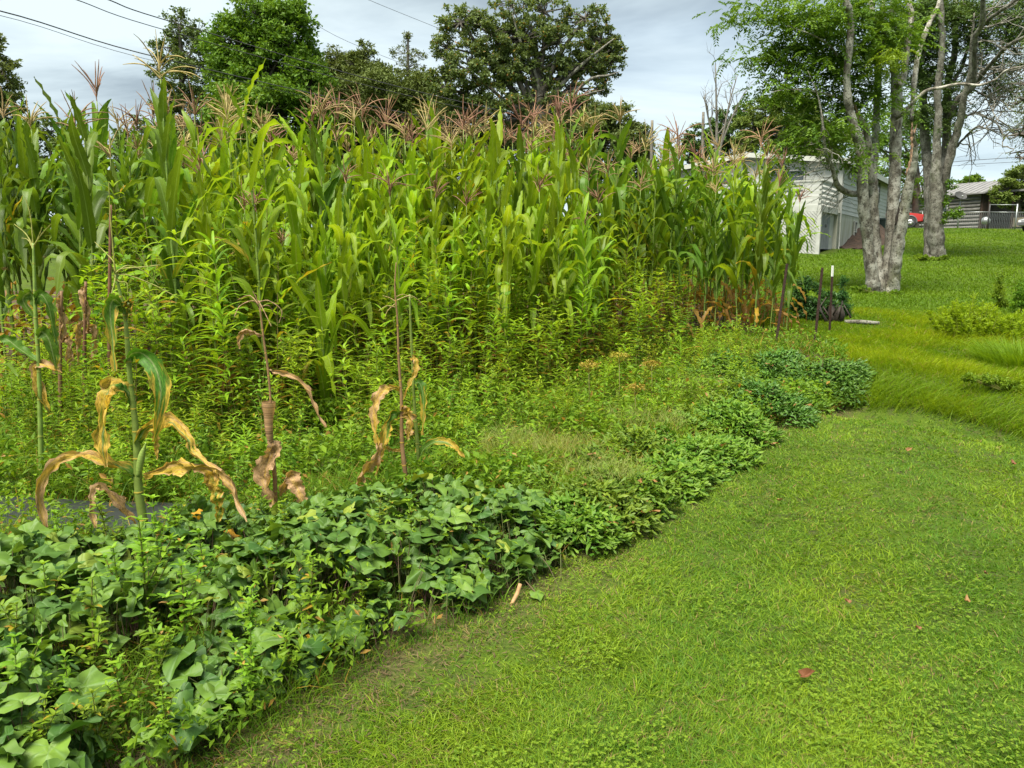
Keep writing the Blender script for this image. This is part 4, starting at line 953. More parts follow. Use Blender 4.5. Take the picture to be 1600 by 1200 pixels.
for v in range(18):
    tk = TK[v % 6]; dark = v % 3 == 0
    st, fo, ta_, ea = corn_parts(100 + v, 2.5, 15 + v % 3, .32, dark, tas=tk != 'none', ear=v % 2 == 0, upright=(v % 4 == 1) * .6)
    VAR.append(dict(tk=tk, stalk=st.data('stalk', M['stalk']), fo=fo, tas=ta_.data('tassel', M['tas_' + tk]) if ta_ else None, ear=ea.data('ear', M['stalk']) if ea else None,
                    fol={c: fo.data('foliage', M[c]) for c in ('corn', 'corn_dark', 'corn_young')}))
def link(nm, me, par):
    o = bpy.data.objects.new(nm, me); COL.objects.link(o); o.parent = par; return o
FR = [(-8.2, 8.0), (-5.0, 8.35), (-2.0, 9.3), (1.0, 10.3), (2.6, 11.0), (4.4, 11.45)]
def corn_h(px, row):
    return np.interp(px, [-100, 150, 330, 500, 700, 900, 1050, 1150, 1250], [2.9, 2.95, 2.75, 2.72, 2.72, 2.68, 2.6, 2.48, 2.2])
def zone(px):
    for lim, s_ in ((120, 'far left end of field'), (235, 'left of narrow poplar'), (330, 'below narrow poplar'), (420, "below maple's left half"), (515, "below maple's right half"),
                    (600, 'below ragged pine'), (680, 'below feathery pine top'), (770, "below oak's left side"), (860, "below oak's trunk"), (960, "below oak's right side"),
                    (1040, 'below tree beside oak'), (1110, 'left of dead tree'), (1180, "below house gable"), (2000, "before house deck")):
        if px < lim: return s_
RWN = ['front row', 'second row', 'third row', 'fourth row', 'fifth row', 'sixth row', 'seventh row']
fx = np.array([p[0] for p in FR]); fy = np.array([p[1] for p in FR])
cnt = 0; cr2 = np.random.default_rng(77)
for row in range(6):
    x = -8.0 + cr2.uniform(0, .2)
    while x < 4.4 + row * .12:
        X = x + cr2.normal() * .04; Yb = np.interp(X, fx, fy); Y = Yb + row * .72 + cr2.normal() * .07
        x += (.27 if row < 4 else .33) * cr2.uniform(.8, 1.25)
        px, _ = proj(X, Y, 2.0)
        if px < -120 or px > 1290 + 8 * row or cnt >= 245: continue
        if px < 180 and cr2.random() < .35: continue
        z = float(H(X, Y)); v = cr2.integers(0, 18)
        if px < 160 and cr2.random() < .5: v = 5 + 6 * cr2.integers(0, 3)
        d = VAR[v]
        h_ = corn_h(px, row) * cr2.uniform(.84, 1.12) / 2.5 * (1.0 if row < 2 else .97)
        if row == 0: h_ *= .9
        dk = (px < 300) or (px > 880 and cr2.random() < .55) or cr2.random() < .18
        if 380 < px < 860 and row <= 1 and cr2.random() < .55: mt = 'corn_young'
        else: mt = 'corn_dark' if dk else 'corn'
        look = {'corn': 'mid green', 'corn_dark': 'dark green', 'corn_young': 'yellow green'}[mt]
        ts = {'pink': 'pink tassel', 'straw': 'straw tassel', 'brown': 'brown tassel', 'none': 'no tassel'}[d['tk']]
        if mt == 'corn_young' and d['tk'] == 'pink': ts = 'pink tassel'
        o = thing('corn_plant', f"{look} corn, {ts}, {RWN[row]}, {zone(px)}", 'corn plant', (X, Y, z), cr2.uniform(0, 6.28), 'corn plants standing in the field rows')
        o.scale = (h_ * .96 + .06, h_ * .96 + .06, h_)
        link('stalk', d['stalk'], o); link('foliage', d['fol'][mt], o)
        if d['tas']: link('tassel', d['tas'], o)
        if d['ear'] and row < 2: link('ear', d['ear'], o)
        cnt += 1
for k in range(52):      # shorter, paler young corn in a broken row before the field
    px = 300 + 660 * (k + cr2.uniform(-.3, .3)) / 52; Yb = np.interp(px, [200, 300, 600, 850, 1000], [8.0, 8.4, 9.2, 10.0, 10.6]) - cr2.uniform(.1, 1.5); X = (px - 800) / F * Yb
    v = [1, 5, 13, 17, 11, 7][cr2.integers(0, 6)]; d = VAR[v]; h_ = cr2.uniform(1.45, 2.15) / 2.5
    o = thing('young_corn_plant', f"{'taller' if h_ > .72 else 'lower'} pale young corn before front row, {zone(px)}", 'corn plant', (X, Yb, float(H(X, Yb))), cr2.uniform(0, 6.28), 'young corn plants before the field')
    o.scale = (h_ * .9 + .12, h_ * .9 + .12, h_); link('stalk', d['stalk'], o); link('foliage', d['fol']['corn_young'], o)
    if d['tas'] and k % 3 == 0: link('tassel', d['tas'], o)
print('corn', cnt)

# individual corn plants that stand out ------------------------------------
def mk_corn(name, label, px, py, Ht, mat, tk, seed, upright=0.0, tas=True, dry=.2, nleaf=12, sc_=1.0, lean=.02, rz=0):
    q = G(px, py); st, fo, ta_, _ = corn_parts(seed, Ht, nleaf, dry, False, tas=tas, upright=upright, lean=lean)
    o = thing(name, label, 'corn plant', q, rz); st.build('stalk', M['stalk'], o); fo.build('foliage', M[mat], o)
    if ta_: ta_.build('tassel', M['tas_' + tk], o)
    return o
mk_corn('corn_plant', 'very tall pale green corn plant with upright top leaves before the bright maple', 420, 660, 2.95, 'corn', 'straw', 501, upright=.55, tas=False, nleaf=15, dry=.12)
mk_corn('corn_plant', 'tall corn plant with a big straw tassel reaching over the narrow poplar', 292, 655, 2.9, 'corn_dark', 'straw', 502, nleaf=14, dry=.2)
mk_corn('corn_plant', 'dark corn plant at the left edge with broad leaves reaching in', -15, 720, 2.35, 'corn_dark', 'straw', 503, tas=False, nleaf=12)
mk_corn('corn_plant', 'pale tall corn plant with upright tip and pink tassel before the oak', 868, 590, 2.75, 'corn_young', 'pink', 504, upright=.6, nleaf=14)
mk_corn('corn_plant', 'dark broad-leaved corn plant with twin upright leaf tips near the left end', 165, 640, 2.75, 'corn_dark', 'straw', 505, upright=.7, tas=False, nleaf=14)
mk_corn('corn_plant', 'short fan-leaved young yellow green corn plant among the weeds', 507, 672, .95, 'corn_young', 'straw', 506, upright=1.0, tas=False, nleaf=10, dry=.2)

# withering plants in the foreground, leaf by leaf ---------------------------
def pleaf(par, org, pl, Y, age, label=None, tint=None, dy=.0, mat='corn_old', S=34, wave=.008, name='leaf', tilt=.8, curl=.45, seed=0):
    """A blade along a drawn mid-line [(px,py,width_px)], with its own depth run dy, ruffle and curl."""
    rs = np.random.default_rng(seed + int(pl[0][0] * 7 + pl[-1][1] * 13)); s_ = Y / F
    pts = np.array([np.append(PX(a, b, Y + dy * i / (len(pl) - 1)), w_ * s_) for i, (a, b, w_) in enumerate(pl)])
    q = smooth(pts, S); P = q[:, :3] - org; wd = np.clip(q[:, 3] * .98, .003, None); t_ = np.linspace(0, 1, S)
    T = norm(np.gradient(P, axis=0)); view = norm(P + org - np.array([0, 0, EYE]))
    s1 = norm(np.cross(T, view)); n1 = np.cross(T, s1); an = tilt * np.sin(t_ * 3.1 + rs.uniform(0, 6)); s2 = s1 * np.cos(an)[:, None] + n1 * np.sin(an)[:, None]; n2 = np.cross(T, s2)
    K = 7; u = np.linspace(-1, 1, K)
    rag = 1 + rs.normal(size=(S, 1)) * .16 * (np.abs(u) > .9)
    off = curl * wd[:, None] * u[None] ** 2 * .5 + wave * np.sin(t_[:, None] * 34 + (u > 0) * 2 + rs.uniform(0, 6)) * np.abs(u)[None] ** 2
    if (np.mean(age) if isinstance(age, tuple) else age) > .3:      # dried blades crumple
        nz = rs.normal(size=(S, K)); nz[1:-1] = (nz[:-2] + nz[1:-1] * 2 + nz[2:]) / 4; off = off + nz * .24 * wd[:, None]; wd = wd * (1 + .22 * np.sin(t_ * 17 + rs.uniform(0, 6)) + rs.normal(size=S) * .08) * .9
    G3 = P[:, None] + s2[:, None] * (wd[:, None] * .5 * u[None] * rag)[..., None] + n2[:, None] * off[..., None]
    D = np.zeros((S, K, 4)); D[..., 0] = rs.random() if tint is None else tint; D[..., 1] = (u * .5 + .5)[None]; D[..., 2] = t_[:, None] * 1.2
    if isinstance(age, tuple): ag = np.interp(t_, np.linspace(0, 1, len(age)), age)
    else: ag = np.full(S, age)
    D[..., 3] = np.clip(ag[:, None] + .22 * (np.abs(u)[None] - .5) * (ag[:, None] > .02), 0, 1)
    mb = MB(); mb.grid(G3[None], D[None]); o = mb.build(name, M[mat], par)
    if label: o['label'] = label
def pstalk(par, org, pl, Y, mat, K=8, name='stalk'):
    s_ = Y / F; q = smooth([np.append(PX(a, b, Y) - org, w_ * .5 * s_) for a, b, w_ in pl], len(pl) * 5); mb = MB(); mb.tube(q[:, :3], q[:, 3], K=K, d=(.5, .3, .5, 0))
    for j in range(3, len(q) - 1, 4): mb.tube([q[j, :3] - UP * .006, q[j, :3], q[j, :3] + UP * .006], [q[j, 3], q[j, 3] * 1.15, q[j, 3]], K=K, d=(.7, .3, .5, .3), caps=False)
    mb.build(name, M[mat], par)
def ptassel(par, org, strands, Y, r, mat):
    mb = MB(); rs = np.random.default_rng(3)
    for i, pl in enumerate(strands):
        n = len(pl); q = smooth([PX(a, b, Y + (.12 * math.sin(i * 2.4)) * k / (n - 1)) - org for k, (a, b) in enumerate(pl)], 14)
        mb.tube(q, r * (1 + .35 * np.sin(np.arange(14) * 2.2)) * np.linspace(1.1, .5, 14), K=5, d=(rs.random(), .3, .5, 0), caps=False)
    mb.build('tassel', M[mat], par)
def hero(name, label, px, py, Y=None):
    q = G(px, py); return thing(name, label, 'corn plant', q), q, q[1]
h, og, Y = hero('withering_corn', 'withering corn plant with one green arching leaf, small ear and straw tassel', 226, 880)
pstalk(h, og, [(230, 900, 13), (226, 830, 14), (217, 770, 14), (214, 700, 12), (210, 650, 9.5), (204, 600, 8), (200, 550, 8), (196, 500, 6), (188, 460, 5), (180, 425, 4)], Y, 'stalk')
pleaf(h, og, [(198, 565, 10), (206, 553, 18), (224, 553, 26), (243, 575, 30), (251, 610, 26), (247, 650, 22), (240, 690, 6)], Y, (.0, .05, .12, .28, .35, .42), tint=.1, label='green arching leaf with yellow edges', dy=-.15)
pleaf(h, og, [(208, 632, 8), (196, 610, 22), (178, 603, 30), (165, 622, 28), (161, 665, 24), (160, 700, 20), (166, 730, 5)], Y, (.1, .3, .5, .45, .42, .5), label='yellow drooping leaf with torn edges', dy=-.1)
pleaf(h, og, [(196, 498, 6), (190, 478, 14), (178, 468, 26), (172, 485, 20), (176, 530, 14), (180, 580, 6)], Y, (.0, .0, .15, .3, .4), tint=.2, dy=-.1)
pleaf(h, og, [(196, 500, 5), (203, 480, 16), (198, 470, 20)], Y, (.3, .4), tint=.3)
pleaf(h, og, [(214, 690, 14), (228, 670, 22), (248, 662, 20), (272, 662, 20), (292, 685, 22), (300, 705, 18), (322, 723, 10), (345, 735, 6)], Y, (.2, .45, .5, .45, .5, .6, .8), tint=.3, dy=-.25, label='half dried leaf reaching right')
pleaf(h, og, [(238, 662, 10), (242, 680, 12), (244, 700, 8), (246, 718, 2)], Y, .5, dy=-.03)
pleaf(h, og, [(212, 745, 14), (196, 732, 20), (170, 724, 18), (140, 712, 20), (118, 712, 18), (95, 718, 16), (75, 735, 14), (60, 765, 16), (64, 795, 12), (70, 825, 8)], Y, (.15, .35, .55, .6, .65, .6, .75, .8), dy=-.2, label='long brown leaf arching left')
pleaf(h, og, [(212, 818, 6), (195, 800, 14), (175, 775, 16), (155, 760, 14), (145, 768, 10), (143, 795, 10), (148, 825, 6)], Y, (.8, .85, .9, .85), dy=-.2)
pleaf(h, og, [(225, 745, 12), (245, 738, 14), (272, 730, 20), (300, 728, 20), (332, 735, 22), (355, 750, 16), (372, 785, 12), (386, 815, 4)], Y, (.5, .6, .55, .7, .75, .85), dy=-.35, label='brown ribbon-like leaf drooping right')
pleaf(h, og, [(330, 735, 24), (338, 765, 26), (345, 790, 20), (340, 815, 5)], Y - .3, (.6, .45, .38, .35), label='orange yellow leaf tip', dy=.02)
mb = MB(); s_ = Y / F
q = smooth([np.append(PX(a, b, Y - .04) - og, w_ * .5 * s_) for a, b, w_ in [(216, 745, 10), (219, 725, 18), (222, 710, 16), (226, 698, 7), (228, 692, 3)]], 14); mb.tube(q[:, :3], q[:, 3] * .62, K=10, d=(.8, .3, .5, 0)); mb.build('ear', M['stalk'], h)
ptassel(h, og, [[(180, 430), (176, 380), (172, 330), (170, 285)], [(181, 428), (178, 410), (165, 395), (148, 378)], [(181, 428), (190, 420), (215, 418), (250, 414)], [(181, 430), (200, 430), (240, 445), (272, 462)],
                [(180, 432), (186, 440), (198, 442), (200, 460)], [(181, 428), (178, 445), (172, 465)], [(182, 425), (200, 415), (225, 424), (248, 445)], [(180, 428), (172, 412), (160, 405)]], Y, .0035, 'tas_green')
h, og, Y = hero('withered_corn', 'dead brown corn plant with snapped husk around its stem, drooping tassel', 432, 850)
pstalk(h, og, [(437, 860, 7), (431, 790, 7), (429, 740, 7), (424, 690, 7), (423, 630, 4), (419, 580, 4), (412, 530, 3.5), (406, 480, 2.6)], Y, 'stalk_dry')
mb = MB(); q = smooth([np.append(PX(a, b, Y - .01) - og, w_ * .5 * s_) for a, b, w_ in [(421, 688, 8), (420, 665, 14), (420, 645, 19), (420, 628, 22)]], 10); mb.tube(q[:, :3], q[:, 3] * (1 + .08 * np.sin(np.arange(10))), K=9, d=(.3, .4, .5, .97), caps=False); mb.build('husk', M['corn_old'], h)
pleaf(h, og, [(428, 688, 20), (424, 710, 30), (412, 735, 30), (418, 760, 24), (427, 785, 14), (432, 800, 5)], Y, .85, dy=-.08, label='crumpled tan leaf', tilt=.8)
pleaf(h, og, [(437, 775, 8), (445, 755, 14), (455, 740, 20), (462, 755, 26), (470, 775, 22), (474, 800, 5)], Y, .82, dy=-.1, tilt=.8)
pleaf(h, og, [(423, 578, 5), (440, 582, 8), (462, 592, 8), (480, 610, 7), (492, 640, 6), (508, 668, 3)], Y, .88, dy=-.1, label='curled brown leaf arching right', curl=1.2)
pleaf(h, og, [(410, 525, 4), (395, 518, 8), (380, 516, 9), (373, 530, 8), (375, 545, 3)], Y, .85, dy=-.05, curl=1)
ptassel(h, og, [[(408, 495), (402, 470), (395, 455)], [(405, 480), (420, 478), (432, 495)], [(405, 480), (395, 470), (375, 478), (366, 495)], [(404, 475), (390, 462), (372, 468)], [(404, 472), (420, 470), (440, 485), (436, 505)], [(404, 470), (412, 485), (424, 510)]], Y, .0035, 'tas_brown')
h, og, Y = hero('withered_corn', 'dead corn plant with red stem and tan hanging leaves', 636, 790)
pstalk(h, og, [(638, 800, 8), (633, 740, 8), (628, 690, 7), (627, 620, 5), (623, 560, 4), (621, 500, 3), (617, 450, 2.4), (619, 410, 1.4)], Y, 'stalk_dry')
pleaf(h, og, [(625, 608, 8), (612, 605, 10), (598, 612, 18), (588, 635, 20), (587, 665, 16), (590, 695, 8)], Y, (.45, .6, .75, .6, .45), dy=-.1, label='tan leaf folded over at its top')
pleaf(h, og, [(592, 692, 8), (588, 712, 18), (568, 735, 18), (560, 760, 14), (558, 772, 4)], Y - .1, (.75, .7, .65), dy=-.05)
pleaf(h, og, [(628, 642, 8), (612, 650, 16), (604, 670, 16), (598, 700, 14), (592, 725, 8), (588, 745, 3)], Y, (.15, .35, .55, .6), dy=-.12)
pleaf(h, og, [(628, 638, 14), (638, 640, 24), (642, 655, 22), (638, 675, 12), (636, 688, 3)], Y, .62, dy=-.03, label='orange triangular dead leaf')
pleaf(h, og, [(626, 705, 4), (612, 702, 7), (604, 698, 6)], Y, .6)
ptassel(h, og, [[(617, 470), (608, 465), (598, 462)], [(617, 465), (630, 460), (645, 466)], [(617, 480), (604, 478), (592, 485)], [(618, 470), (640, 462), (655, 470), (662, 480)], [(617, 475), (606, 485), (602, 495)]], Y, .003, 'tas_straw')
h, og, Y = hero('withering_corn', 'thin corn plant with yellow tips right of the red-stemmed dead one', 660, 780)
pstalk(h, og, [(660, 790, 7), (656, 740, 6), (652, 690, 6), (648, 640, 5), (645, 580, 4), (642, 520, 4), (640, 460, 3)], Y, 'stalk')
pleaf(h, og, [(655, 715, 8), (664, 700, 14), (682, 690, 12), (702, 692, 12), (714, 700, 8), (726, 715, 4)], Y, (.0, .1, .35, .45, .5), tint=.2, dy=-.1, label='leaf with a bright orange tip')
pleaf(h, og, [(647, 600, 6), (655, 598, 12), (660, 612, 14), (662, 640, 10), (661, 680, 3)], Y, (.1, .2, .3, .55), tint=.1, dy=-.05)
pleaf(h, og, [(643, 560, 5), (648, 562, 10), (650, 580, 9), (640, 600, 6), (630, 625, 4)], Y, .55, dy=-.08)
pleaf(h, og, [(655, 765, 6), (648, 762, 10), (645, 780, 10), (647, 795, 3)], Y, .8)
pleaf(h, og, [(661, 770, 8), (672, 755, 12), (678, 760, 10), (690, 775, 4)], Y, .85)
h, og, Y = hero('withering_corn', 'corn plant with folded green leaves and an orange lower leaf, far left', 62, 760)
pstalk(h, og, [(66, 770, 8), (64, 700, 8), (62, 620, 7), (60, 560, 6), (56, 500, 6), (54, 440, 5), (52, 380, 3)], Y, 'stalk')
pleaf(h, og, [(56, 480, 8), (50, 462, 14), (44, 458, 20), (36, 470, 16), (56, 500, 3)], Y, .0, tint=.2)
pleaf(h, og, [(56, 475, 6), (64, 460, 16), (76, 480, 16), (84, 520, 12), (90, 540, 3)], Y, (.0, .1, .2), tint=.1)
pleaf(h, og, [(60, 565, 8), (30, 545, 18), (10, 530, 14), (-10, 528, 4)], Y, .0, tint=.3)
pleaf(h, og, [(60, 530, 8), (64, 518, 18), (76, 530, 20), (84, 560, 16), (88, 578, 4)], Y, (.0, .15, .3), tint=.2)
pleaf(h, og, [(96, 582, 4), (75, 572, 12), (55, 572, 14), (58, 595, 14), (66, 625, 16), (76, 645, 6)], Y, (.6, .7, .6, .5, .38), label='orange dead leaf')
ptassel(h, og, [[(52, 385), (48, 340), (40, 310)], [(52, 385), (40, 365), (22, 350)], [(52, 385), (66, 365), (80, 350)], [(52, 390), (44, 375), (34, 372)], [(52, 388), (60, 370), (66, 355)]], Y, .0045, 'tas_green')
# dry bare stalks standing in front of the left end
for k, (px_, py_, top, lab) in enumerate(((95, 690, 455, 'dry brown corn stalk with ragged husk, left of the other two'), (133, 680, 440, 'dry brown corn stalk carrying a pale torn husk'), (172, 690, 320, 'tall thin dry corn stalk with tan seed spike'))):
    q = G(px_, py_); o = thing('dry_corn_stalk', lab, 'corn stalk', q, group='dry corn stalks at the left')
    pstalk(o, q, [(px_, py_, 6), (px_ - 1, (py_ + top) / 2, 6), (px_ + 1, top, 4)], q[1], 'stalk_dry')
    if k < 2:
        pleaf(o, q, [(px_ + 1, top + 6, 6), (px_ - 4, top + 22, 13), (px_ + 2, top + 50, 12), (px_ + 4, top + 80, 9)], q[1], .9, tilt=.9)
        pleaf(o, q, [(px_, top + 80, 4), (px_ + 12, top + 70, 9), (px_ + 14, top + 95, 12), (px_ + 10, top + 125, 6)], q[1], .85, tilt=.9)
        pleaf(o, q, [(px_, top + 60, 4), (px_ - 10, top + 72, 10), (px_ - 13, top + 100, 9), (px_ - 10, top + 130, 3)], q[1], .9, tilt=.9)
# fallen cornstalk leaf across the bottom left
h, og, Y = hero('fallen_corn_leaf', 'dry tan corn leaf lying across the vines at the left edge', 20, 905)
h['category'] = 'dead leaf'
pleaf(h, og, [(-40, 815, 10), (0, 842, 15), (30, 862, 14), (62, 880, 6)], Y - .25, .85, dy=-.1)

# ------------------------------------------------------------------ tall weeds between vines and corn
def weed_parts(seed, Ht, nl, ll, lw, branch, droop=.25, whorl=3, top=True):
    rs = np.random.default_rng(seed); st = MB(); fo = MB()
    def axis(p0, d0, L, r0, n, tiny=1.0):
        m_ = 9; pts = [p0]; d = d0
        for i in range(m_): d = norm(d + rs.normal(size=3) * .035 + np.array([0, 0, .05])); pts.append(pts[-1] + d * L / m_)
        pts = np.array(pts); st.tube(pts, np.linspace(r0, r0 * .4, m_ + 1), K=5, d=(rs.random(), .3, .5, 0), caps=False)
        ang = rs.uniform(0, 6.28)
        for i in range(n):
            f = .12 + .88 * (i / (n - 1)) ** .85; k = f * m_; j = min(int(k), m_ - 1); p = pts[j] + (pts[j + 1] - pts[j]) * (k - j)
            for w_ in range(whorl):
                ang += 2 * math.pi / whorl + rs.normal() * .2
                s_ = (1.0 if f < .85 else .72) * rs.uniform(.7, 1.15) * tiny * (.55 + .45 * min(1, f * 2.2))
                el_ = .45 + .5 * max(0, f - .6) * 1.6 + rs.normal() * .28
                age = 0.0 if rs.random() > (.25 if f < .35 else .02) else rs.uniform(.3, .8)
                corn_leaf(fo, p, ang, ll * s_, lw * s_, el_, droop + rs.uniform(-.3, .4), sharp=1.5, S=5, K=3, age=age, wave=.0, fold=.4, twist=rs.normal() * .3, rs=rs)
            ang += .9
        return pts
    pts = axis(np.zeros(3), norm(np.array([rs.normal() * .08, rs.normal() * .08, 1])), Ht, .006, nl)
    for b in range(branch):
        j = rs.integers(3, 8); a_ = rs.uniform(0, 6.28); axis(pts[j], norm(np.array([math.cos(a_) * .7, math.sin(a_) * .7, .9])), Ht * rs.uniform(.22, .38), .0035, max(4, nl // 3), .85)
    return st, fo
WV = []
SPEC = [(.22, .042, 14, 2, 2, 'weed'), (.15, .062, 10, 3, 2, 'weed_dark'), (.27, .030, 18, 1, 3, 'weed'), (.13, .030, 20, 4, 2, 'weed_pale'), (.20, .055, 12, 2, 2, 'weed'),
        (.17, .026, 22, 3, 3, 'weed_pale'), (.24, .050, 11, 1, 2, 'weed'), (.12, .055, 12, 5, 2, 'weed_dark'), (.19, .036, 16, 2, 3, 'weed_pale'), (.26, .040, 12, 3, 2, 'weed')]
M['weed_dark'] = leaf_mat('weed_leaf_dark', (.08, .17, .014), (.14, .24, .018), rib=(.16, .26, .06), trans=.35, rough=.45, var=.2)
M['weed_pale'] = leaf_mat('weed_leaf_pale', (.19, .29, .014), (.28, .38, .02), rib=(.26, .34, .08), trans=.45, rough=.5, var=.2)
for v, (ll_, lw_, nl_, br_, wh_, mt_) in enumerate(SPEC):
    st, fo = weed_parts(300 + v, 1.3, nl_, ll_, lw_, br_, whorl=wh_)
    WV.append((st.data('stem', M['weed_stem']), fo.data('foliage', M[mt_])))
wr = np.random.default_rng(21); wcnt = 0
def wzone(px):
    for lim, s_ in ((120, 'behind far-left withering corn'), (190, 'near the dry stalks'), (300, 'behind the arching leaf'), (400, 'right of the arching leaf'), (480, 'behind the dead-husk corn'),
                    (560, 'around the fan-leaved corn'), (640, 'behind the red-stemmed corn'), (720, 'right of red-stemmed corn'), (800, "below oak's left side"), (880, "below oak's trunk"),
                    (960, "below oak's right side"), (1080, 'beside the golden weeds'), (3000, 'among the dark mounds')):
        if px < lim: return s_
pool = []
for k in range(3000):
    px = wr.uniform(20, 1085); yb = wr.uniform(0, 1)
    Yc = np.interp(px, [0, 200, 600, 850, 1085], [8.0, 8.5, 9.6, 10.3, 11.0]); Yn = np.interp(px, [0, 180, 450, 650, 850, 1085], [7.2, 6.0, 6.2, 7.0, 7.9, 10.0])
    Y = Yn + (Yc - Yn) * yb; X = (px - 800) / F * Y * 1.0
    if abs(px - 507) < 34 and Y < 7.2: continue
    if any((X - a) ** 2 + (Y - b) ** 2 < .16 ** 2 for a, b in pool): continue
    pool.append((X, Y))
    if len(pool) >= 292: break
for X, Y in pool:
    z = float(H(X, Y)); px, py = proj(X, Y, z); px = float(px)
    Yc = np.interp(px, [0, 200, 600, 850, 1085], [8.0, 8.5, 9.6, 10.3, 11.0]); Yn = np.interp(px, [0, 180, 450, 650, 850, 1085], [7.2, 6.0, 6.2, 7.0, 7.9, 10.0])
    f = np.clip((Y - Yn) / (Yc - Yn + 1e-6), 0, 1)
    ht = np.interp(px, [0, 150, 230, 350, 500, 650, 800, 950, 1085], [.8, .95, 1.75, 1.75, 1.4, 1.3, 1.35, 1.35, 1.15]) * (.62 + .42 * f ** .7) * (wr.uniform(.65, 1.1) if wr.random() < .82 else wr.uniform(1.15, 1.5))
    s_ = ht / 1.3; v = wr.integers(0, 10)
    dpt = 'nearest row' if f < .25 else ('second row' if f < .5 else ('third row' if f < .75 else 'against the corn'))
    sz = 'knee-high' if ht < .8 else ('waist-high' if ht < 1.2 else 'head-high')
    o = thing('leafy_weed', f"{sz} leafy weed, {dpt}, {wzone(px)}", 'weed', (X, Y, z), wr.uniform(0, 6.28), 'tall leafy weeds in front of the corn')
    o.scale = (s_ * .5 + .5, s_ * .5 + .5, s_); link('stem', WV[v][0], o); link('foliage', WV[v][1], o); wcnt += 1
print('weeds', wcnt)
pool = []; lcnt = 0
for k in range(2600):
    px = wr.uniform(-10, 1180); fr_ = wr.uniform(0, 1); Ya = np.interp(px, [0, 200, 600, 760, 870, 990, 1110, 1200], [4.9, 4.5, 4.9, 4.75, 4.55, 5.1, 6.4, 7.4]); Yb_ = np.interp(px, [0, 180, 450, 650, 850, 1085], [7.4, 6.2, 6.4, 7.2, 8.1, 9.8])
    Y = Ya + (Yb_ - Ya) * fr_; X = (px - 800) / F * Y
    if abs(px - 507) < 34 and Y < 7.2: continue
    if any((X - a) ** 2 + (Y - b) ** 2 < .15 ** 2 for a, b in pool): continue
    pool.append((X, Y))
    if len(pool) >= 292: break
for X, Y in pool:
    px, _ = proj(X, Y, 0.0); px = float(px); Ya = np.interp(px, [0, 200, 600, 760, 870, 990, 1110, 1200], [4.9, 4.5, 4.9, 4.75, 4.55, 5.1, 6.4, 7.4]); Yb_ = np.interp(px, [0, 180, 450, 650, 850, 1085], [7.4, 6.2, 6.4, 7.2, 8.1, 9.8]); f = (Y - Ya) / (Yb_ - Ya)
    ht = (.36 + .46 * f) * wr.uniform(.6, 1.25) * (.8 if px > 650 else 1); v = wr.integers(0, 10); s_ = ht / 1.3
    sz = 'tiny' if ht < .3 else ('shin-high' if ht < .45 else 'knee-high')
    dpt = 'nearest the vines' if f < .25 else ('second band back' if f < .5 else ('third band back' if f < .75 else 'before the tall weeds'))
    o = thing('low_leafy_weed', f"{sz} leafy weed, {dpt}, {wzone(px)}", 'weed', (X, Y, float(H(X, Y))), wr.uniform(0, 6.28), 'low leafy weeds between the vines and the tall weeds')
    o.scale = (s_ * .8 + .12, s_ * .8 + .12, s_); link('stem', WV[v][0], o); link('foliage', WV[v][1], o)
# small bright weeds poking out of the vines in front
SWV = []
for v in range(4):
    st, fo = weed_parts(700 + v, .55, 12, .062, .023, 4, whorl=4, droop=.1)
    SWV.append((st.data('stem', M['weed_stem']), fo.data('foliage', M['amar'])))
for k, (px_, py_, hh_, lab) in enumerate(((235, 1045, .62, 'bushy bright small weed with dense whorls in the vines at the left'), (150, 1120, .5, 'bright weed with reddish stem low in the vines at the left'), (330, 1000, .5, 'small bright weed under the orange yellow leaf tip'),
        (260, 960, .55, 'small bright weed hugging the base of the ear-bearing corn'), (40, 1200, .45, 'small bright weed in the bottom left corner'), (480, 1030, .45, 'small bright weed amid vines left of centre, lower one'),
        (590, 905, .42, 'small bright weed below the red-stemmed dead corn'), (645, 900, .4, 'small bright weed right beside the one below the red-stemmed corn'), (400, 1130, .35, 'low bright weed at the front edge of the vines'), (210, 1180, .38, 'low bright weed near the bottom edge, left'),
        (300, 1090, .5, 'bright star-topped weed in front of the vines'), (95, 1050, .45, 'small bright weed left of the bushy bright weed'), (540, 945, .35, 'small bright weed among the middle vines'), (180, 930, .5, 'small bright weed left of the ear-bearing corn base'),
        (690, 880, .3, 'small bright weed at the right end of the vines'), (450, 900, .4, 'small bright weed in front of the dead husk corn'))):
    q = G(px_, py_); o = thing('small_weed', lab, 'weed', q, wr.uniform(0, 6), 'small bright weeds among the vines'); s_ = hh_ / .55; o.scale = (s_,) * 3
    link('stem', SWV[k % 4][0], o); link('foliage', SWV[k % 4][1], o)

for k, (px_, py_, hh_) in enumerate(((120, 1180, .42), (20, 1120, .5), (60, 1000, .5), (190, 1020, .55), (250, 1120, .48), (330, 1130, .4), (390, 1060, .45), (430, 980, .42), (520, 1000, .36), (570, 990, .3), (280, 900, .5), (350, 930, .45),
        (410, 860, .42), (520, 870, .36), (700, 930, .26), (740, 900, .28), (100, 930, .5), (10, 980, .5), (160, 1230, .4), (270, 1200, .34), (620, 950, .3), (460, 1080, .3), (70, 1260, .4), (310, 1040, .45))):
    if k % 3 == 2: continue
    q = G(px_, py_); o = thing('small_weed', f"{'taller' if hh_ > .44 else 'lower'} bright leafy sprig in the {'left third' if px_ < 280 else ('middle third' if px_ < 480 else 'right third')} of the vines, {'front' if py_ > 1040 else 'back'} half", 'weed', q, wr.uniform(0, 6), 'small bright weeds among the vines'); s_ = hh_ / .55; s_ *= .84; o.scale = (s_, s_, s_)
    link('stem', SWV[k % 4][0], o); link('foliage', SWV[k % 4][1], o)
